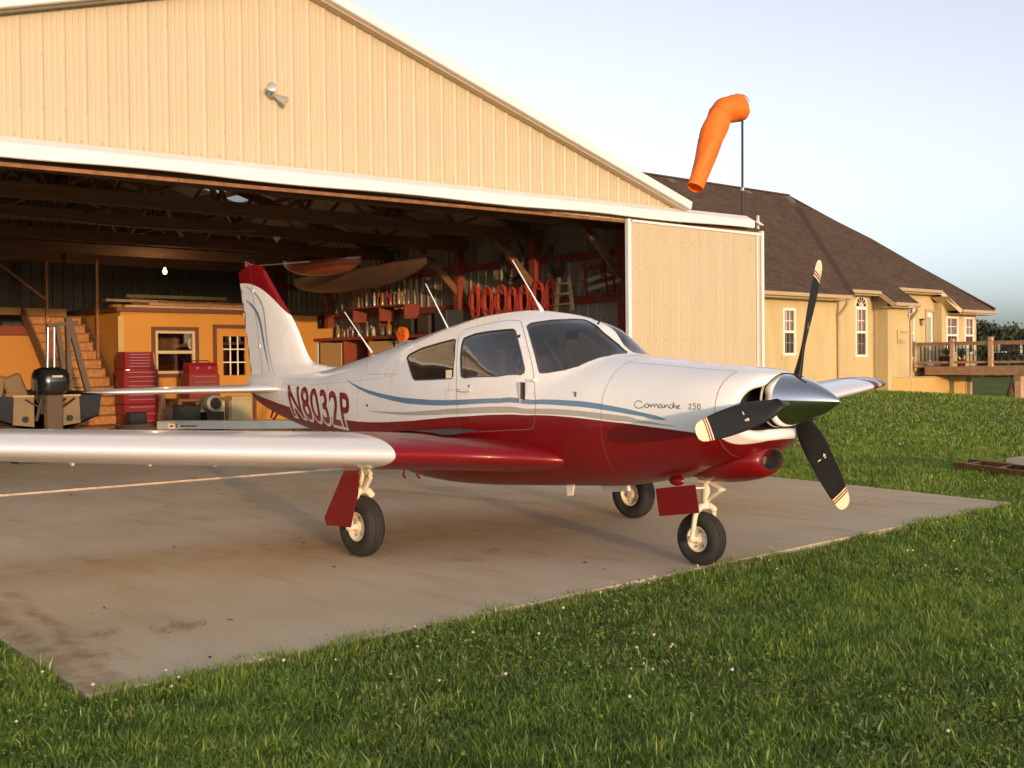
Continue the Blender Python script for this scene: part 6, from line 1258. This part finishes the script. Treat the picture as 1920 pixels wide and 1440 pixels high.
def reg_mark(off, lift, m, name):
    for sg in (1, -1):
        allV, _ = REG0; mn, mx = allV.min(0), allV.max(0)
        V, F = text_mesh('N8032P', off)
        u = (V[:, 0]-mn[0])/(mx[0]-mn[0]); v = (V[:, 1]-mn[1])/(mx[1]-mn[1]); uu = u if sg > 0 else 1-u
        px = (1-v)*((1-uu)*BL[0]+uu*BR[0])+v*((1-uu)*TL[0]+uu*TR[0]); pz = (1-v)*((1-uu)*BL[1]+uu*BR[1])+v*((1-uu)*TL[1]+uu*TR[1])
        t = hull_theta(px, pz); out = (hull(px, t)+hull_n(px, t)*lift)*np.array([1, sg, 1])
        mesh(name, out, F, m, fus)
REG0 = text_mesh('N8032P', 0.02)
M_LET = mat('maroon_lettering', (.20, .010, .014), .3, coat=.4)
reg_mark(.085, .0016, M_TIPC if False else mat('white_lettering_edge', (.74, .72, .70), .3), 'registration_outline')
reg_mark(.02, .0032, M_LET, 'registration_mark')
SCRIPT = [
 [(-0.087,0.206),(-0.112,0.243),(-0.134,0.234),(-0.148,0.189),(-0.141,0.136),(-0.113,0.111),(-0.083,0.126),(-0.067,0.151)],
 [(-0.067,0.151),(-0.055,0.187),(-0.034,0.186),(-0.027,0.141),(-0.043,0.116),(-0.061,0.134),(-0.059,0.169)],
 [(-0.026,0.132),(-0.016,0.185),(-0.008,0.114),(-0.002,0.166),(0.010,0.184),(0.018,0.112),(0.024,0.164),(0.036,0.182),(0.048,0.110),(0.055,0.127)],
 [(0.075,0.170),(0.058,0.171),(0.051,0.127),(0.065,0.100),(0.076,0.134),(0.079,0.170),(0.082,0.107),(0.094,0.115)],
 [(0.094,0.115),(0.100,0.168),(0.103,0.097),(0.109,0.149),(0.121,0.166),(0.128,0.103),(0.140,0.111)],
 [(0.155,0.154),(0.142,0.155),(0.136,0.120),(0.145,0.093),(0.161,0.100)],
 [(0.161,0.100),(0.167,0.221),(0.170,0.082),(0.176,0.134),(0.188,0.142),(0.190,0.089),(0.202,0.096)],
 [(0.202,0.105),(0.217,0.131),(0.208,0.150),(0.197,0.123),(0.202,0.088),(0.222,0.086)],
 [(0.281,0.144),(0.288,0.163),(0.300,0.152),(0.298,0.115),(0.283,0.071),(0.307,0.069)],
 [(0.335,0.160),(0.315,0.161),(0.317,0.122),(0.333,0.121),(0.337,0.083),(0.326,0.058),(0.314,0.077)],
 [(0.354,0.158),(0.348,0.119),(0.349,0.082),(0.357,0.055),(0.368,0.071),(0.367,0.118),(0.362,0.147),(0.354,0.158)]]
for sg in (1, -1):
    for l in SCRIPT: ribbon(chaikin(l, 1, False), .0055, .0015, 'name_script_stroke', mat('grey_script_chrome', (.16, .14, .13), .35, metal=.3), cowling, (sg,), step=.006)

# ================================================================== grass, clover, litter
m, n, L, b = node_mat('grass_blade'); M_BLADEG = m
at = n.new('ShaderNodeAttribute'); at.attribute_name = 'tint'
cr = ramp(n, [(.060, .105, .014), (.13, .225, .026), (.23, .35, .040), (.35, .39, .068), (.44, .36, .15)], [0., .35, .7, .9, 1.]); L.new(at.outputs['Fac'], cr.inputs[0])
df = n.new('ShaderNodeBsdfDiffuse'); tl = n.new('ShaderNodeBsdfTranslucent'); mx = n.new('ShaderNodeMixShader'); mx.inputs[0].default_value = .35
n.remove(b); L.new(cr.outputs[0], df.inputs[0]); L.new(cr.outputs[0], tl.inputs[0]); L.new(df.outputs[0], mx.inputs[1]); L.new(tl.outputs[0], mx.inputs[2])
gls = n.new('ShaderNodeBsdfGlossy'); gls.inputs['Roughness'].default_value = .45; mx2 = n.new('ShaderNodeMixShader'); mx2.inputs[0].default_value = .05; L.new(mx.outputs[0], mx2.inputs[1]); L.new(gls.outputs[0], mx2.inputs[2]); L.new(mx2.outputs[0], n['Material Output'].inputs[0])
CAMP = np.array([5.0925, -6.2675]); YAW = -0.845706
def in_apron(x, y, grow=0.): return inside2(x, y, [(px-(.0 if px < 0 else -grow), py) for px, py in APRON])
def inside2(px, py, poly):
    r = np.zeros(px.shape, bool)
    for (x1, y1), (x2, y2) in zip(poly, poly[1:]+poly[:1]):
        if y1 == y2: continue
        r ^= ((y1 > py) != (y2 > py)) & (px < (x2-x1)*(py-y1)/(y2-y1)+x1)
    return r
def vnoise(x, y, s, seed):
    rg = np.random.default_rng(seed); T = rg.random((64, 64)); u, v = x*s, y*s; i, j = np.floor(u).astype(int), np.floor(v).astype(int); f, g = u-i, v-j; f = f*f*(3-2*f); g = g*g*(3-2*g); t = lambda a, c: T[a % 64, c % 64]
    return (t(i, j)*(1-f)+t(i+1, j)*f)*(1-g)+(t(i, j+1)*(1-f)+t(i+1, j+1)*f)*g
def grass_field(name, d0, d1, count, hmin, hmax, w, seed, label, half=.60):
    rg = np.random.default_rng(seed); d = d0*(d1/d0)**rg.random(count*2) if d1/d0 > 2 else np.sqrt(rg.uniform(d0*d0, d1*d1, count*2)); a = YAW+rg.uniform(-half, half, count*2)
    x, y = CAMP[0]+np.sin(a)*d, CAMP[1]+np.cos(a)*d
    jx, jy = x+(vnoise(x, y, 3.1, 5)-.42)*.24, y+(vnoise(x, y, 2.7, 6)-.5)*.14
    ok = ~inside2(jx, jy, APRON) & ~((x < -8.1) & (x > -23.5) & (y < 11.9)) & ~((x < -17.9) & (y > 15))
    x, y = x[ok][:count], y[ok][:count]; k = len(x); z = gz(x, y)
    patch = vnoise(x, y, .55, 11)*.5+vnoise(x, y, 1.9, 12)*.5; tuft = vnoise(x, y, 7., 13)
    edge = inside2(x-.22, y, APRON) | inside2(x, y-.25, APRON) | inside2(x, y+.2, APRON)
    h = rg.uniform(hmin, hmax, k)*(.55+.6*tuft+.35*patch)*np.where(edge, 1.2, 1.); wd = w*rg.uniform(.7, 1.4, k)
    tall = rg.random(k) < .012; h = np.where(tall, h*1.7, h)
    q = rg.uniform(0, 2*np.pi, k); lean = rg.uniform(.15, .95, k)*h; dx, dy = np.cos(q), np.sin(q)
    q2 = q+np.pi/2+rg.normal(0, .5, k); sx, sy = np.cos(q2)*wd/2, np.sin(q2)*wd/2
    V = np.empty((k, 5, 3)); b0 = np.stack([x, y, z-.01], -1); V[:, 0] = b0-np.stack([sx, sy, 0*x], -1); V[:, 1] = b0+np.stack([sx, sy, 0*x], -1)
    mid = b0+np.stack([dx*lean*.35, dy*lean*.35, h*.62], -1); V[:, 2] = mid+np.stack([sx, sy, 0*x], -1)*.85; V[:, 3] = mid-np.stack([sx, sy, 0*x], -1)*.85
    V[:, 4] = b0+np.stack([dx*lean, dy*lean, h*rg.uniform(.8, 1.05, k)], -1)
    tint = np.clip(.10+.62*patch+rg.normal(0, .19, k)+.12*tuft, 0, .86); dead = rg.random(k) < (.05+.16*(patch < .36)+.12*edge); tint = np.where(dead, rg.uniform(.86, 1., k), tint)
    me = bpy.data.meshes.new(name); me.vertices.add(k*5); me.vertices.foreach_set('co', V.astype(np.float32).ravel())
    base = (np.arange(k)*5)[:, None]; tri = (base+np.array([0, 1, 2, 0, 2, 3, 3, 2, 4])[None]).ravel().astype(np.int32)
    me.loops.add(k*9); me.loops.foreach_set('vertex_index', tri); me.polygons.add(k*3); me.polygons.foreach_set('loop_start', np.arange(0, k*9, 3, dtype=np.int32)); me.polygons.foreach_set('loop_total', np.full(k*3, 3, np.int32))
    me.update(calc_edges=True); ta = me.attributes.new('tint', 'FLOAT', 'POINT'); ta.data.foreach_set('value', np.repeat(tint, 5).astype(np.float32)); me.materials.append(M_BLADEG)
    o = bpy.data.objects.new(name, me); COL.objects.link(o); tag(o, label, 'grass', kind='stuff'); return k
grass_field('grass', 3.2, 9.5, 400000, .026, .062, .0045, 21, 'mown green lawn grass in front of the apron')
grass_field('grass', 3.0, 6.5, 7000, .045, .09, .007, 24, 'longer broad grass blades in the near lawn')
grass_field('grass', 9.5, 20., 150000, .03, .07, .009, 22, 'lawn grass beyond the apron corner')
grass_field('grass', 20., 48., 120000, .035, .08, .02, 23, 'far lawn grass in front of the house')
# low clover leaves between the blades
def clover_leaves(count, seed):
    rg = np.random.default_rng(seed); d = 3.2*(13/3.2)**rg.random(count*3); a = YAW+rg.uniform(-.58, .58, count*3); x, y = CAMP[0]+np.sin(a)*d, CAMP[1]+np.cos(a)*d
    ok = ~inside2(x, y, APRON) & (vnoise(x, y, .9, 14)*.55+vnoise(x, y, 3.3, 15)*.45 > rg.uniform(.32, .85, len(x))) & (x > -8); x, y = x[ok][:count], y[ok][:count]; k = len(x)
    x = x+rg.normal(0, .006, k); z = gz(x, y)+rg.uniform(.022, .05, k); r = rg.uniform(.005, .0095, k); q = rg.uniform(0, 6.28, k); tx, ty = rg.normal(0, .35, k), rg.normal(0, .35, k)
    V = np.empty((k, 6, 3))
    for j in range(6):
        u, v = np.cos(q+j*np.pi/3)*r, np.sin(q+j*np.pi/3)*r; V[:, j] = np.stack([x+u, y+v, z+u*tx+v*ty], -1)
    o = mesh('clover_leaves', V.reshape(-1, 3), np.arange(6*k).reshape(-1, 6), M_BLADEG); ta = o.data.attributes.new('tint', 'FLOAT', 'POINT'); ta.data.foreach_set('value', np.repeat(rg.uniform(.42, .78, k), 6).astype(np.float32)); tag(o, 'low round clover leaves among the lawn grass', 'clover', kind='stuff')
clover_leaves(24000, 77)
# clover heads
rg = np.random.default_rng(31); mb = MB(); cnt = 0
while cnt < 95:
    d = 3.6*(16/3.6)**rg.random(); a = YAW+rg.uniform(-.5, .5); x, y = CAMP[0]+math.sin(a)*d, CAMP[1]+math.cos(a)*d
    if inside2(np.array([x]), np.array([y]), APRON)[0] or vnoise(np.array([x]), np.array([y]), .8, 14)[0] < .42: continue
    if x < -8: continue
    h = rg.uniform(.06, .105); r = rg.uniform(.005, .0095); z = float(gz(x, y)); mb.ball((x, y, z+h), r, 7, 5, (1, 1, .85)); cnt += 1
o = mb.out('clover_flowers', mat('clover_white', (.50, .45, .36), .8, var=.2, vscale=200.), None, True); tag(o, 'small white clover heads dotted through the lawn', 'clover', kind='stuff')
# litter on the slab: straw, leaf scraps, white flecks
def scraps(name, cnt, area, size, m, label, seed, long=1., clusters=None):
    rg = np.random.default_rng(seed); mb = MB(); c = 0
    while c < cnt:
        if clusters is not None: cc = clusters[rg.integers(len(clusters))]; x, y = cc[0]+rg.normal(0, cc[2]*(1 if len(cc) < 4 else cc[3])), cc[1]+rg.normal(0, cc[2])
        else: x, y = rg.uniform(*area[0]), rg.uniform(*area[1])
        if not inside2(np.array([x]), np.array([y]), APRON)[0]: continue
        s = size*rg.uniform(.4, 1.3); q = rg.uniform(0, 6.28); w = s/long*rg.uniform(.4, 1.); z = .003+rg.random()*.004; ca, sa = math.cos(q), math.sin(q)
        pts = [(x+ca*u*s-sa*v*w, y+sa*u*s+ca*v*w, z+(.25*w if (u, v) == (.5, .5) else 0)) for u, v in ((-.5, -.3), (.3, -.5), (.5, .5), (-.4, .4))]
        mb.add(pts, [(0, 1, 2, 3)]); c += 1
    o = mb.out(name, m, None, fix=False); tag(o, label, 'litter', kind='stuff')
straw_spots = [(*(-0.770,-3.432,0.000)[:2], .06), (*(-0.734,-3.541,0.000)[:2], .07), (*(-0.466,-4.107,0.000)[:2], .06), (*(-1.332,-1.040,0.000)[:2], .07), (*(-1.494,-0.634,-0.000)[:2], .06), (*(-0.884,-3.872,0.000)[:2], .06)]
scraps('straw_litter', 420, None, .055, mat('dry_straw', (.42, .28, .12), .8), 'dry straw scraps in small heaps on the apron', 51, 9., straw_spots)
scraps('leaf_litter', 110, ((-8., .1), (-4.3, 5.3)), .04, mat('dark_leaf_scrap', (.06, .038, .025), .9), 'dark leaf scraps scattered over the apron', 52, 2.)
scraps('pale_flecks', 200, ((-7., .1), (-3.8, 4.8)), .016, mat('pale_fleck', (.70, .66, .58), .8), 'pale flecks scattered over the apron', 53, 1.2)
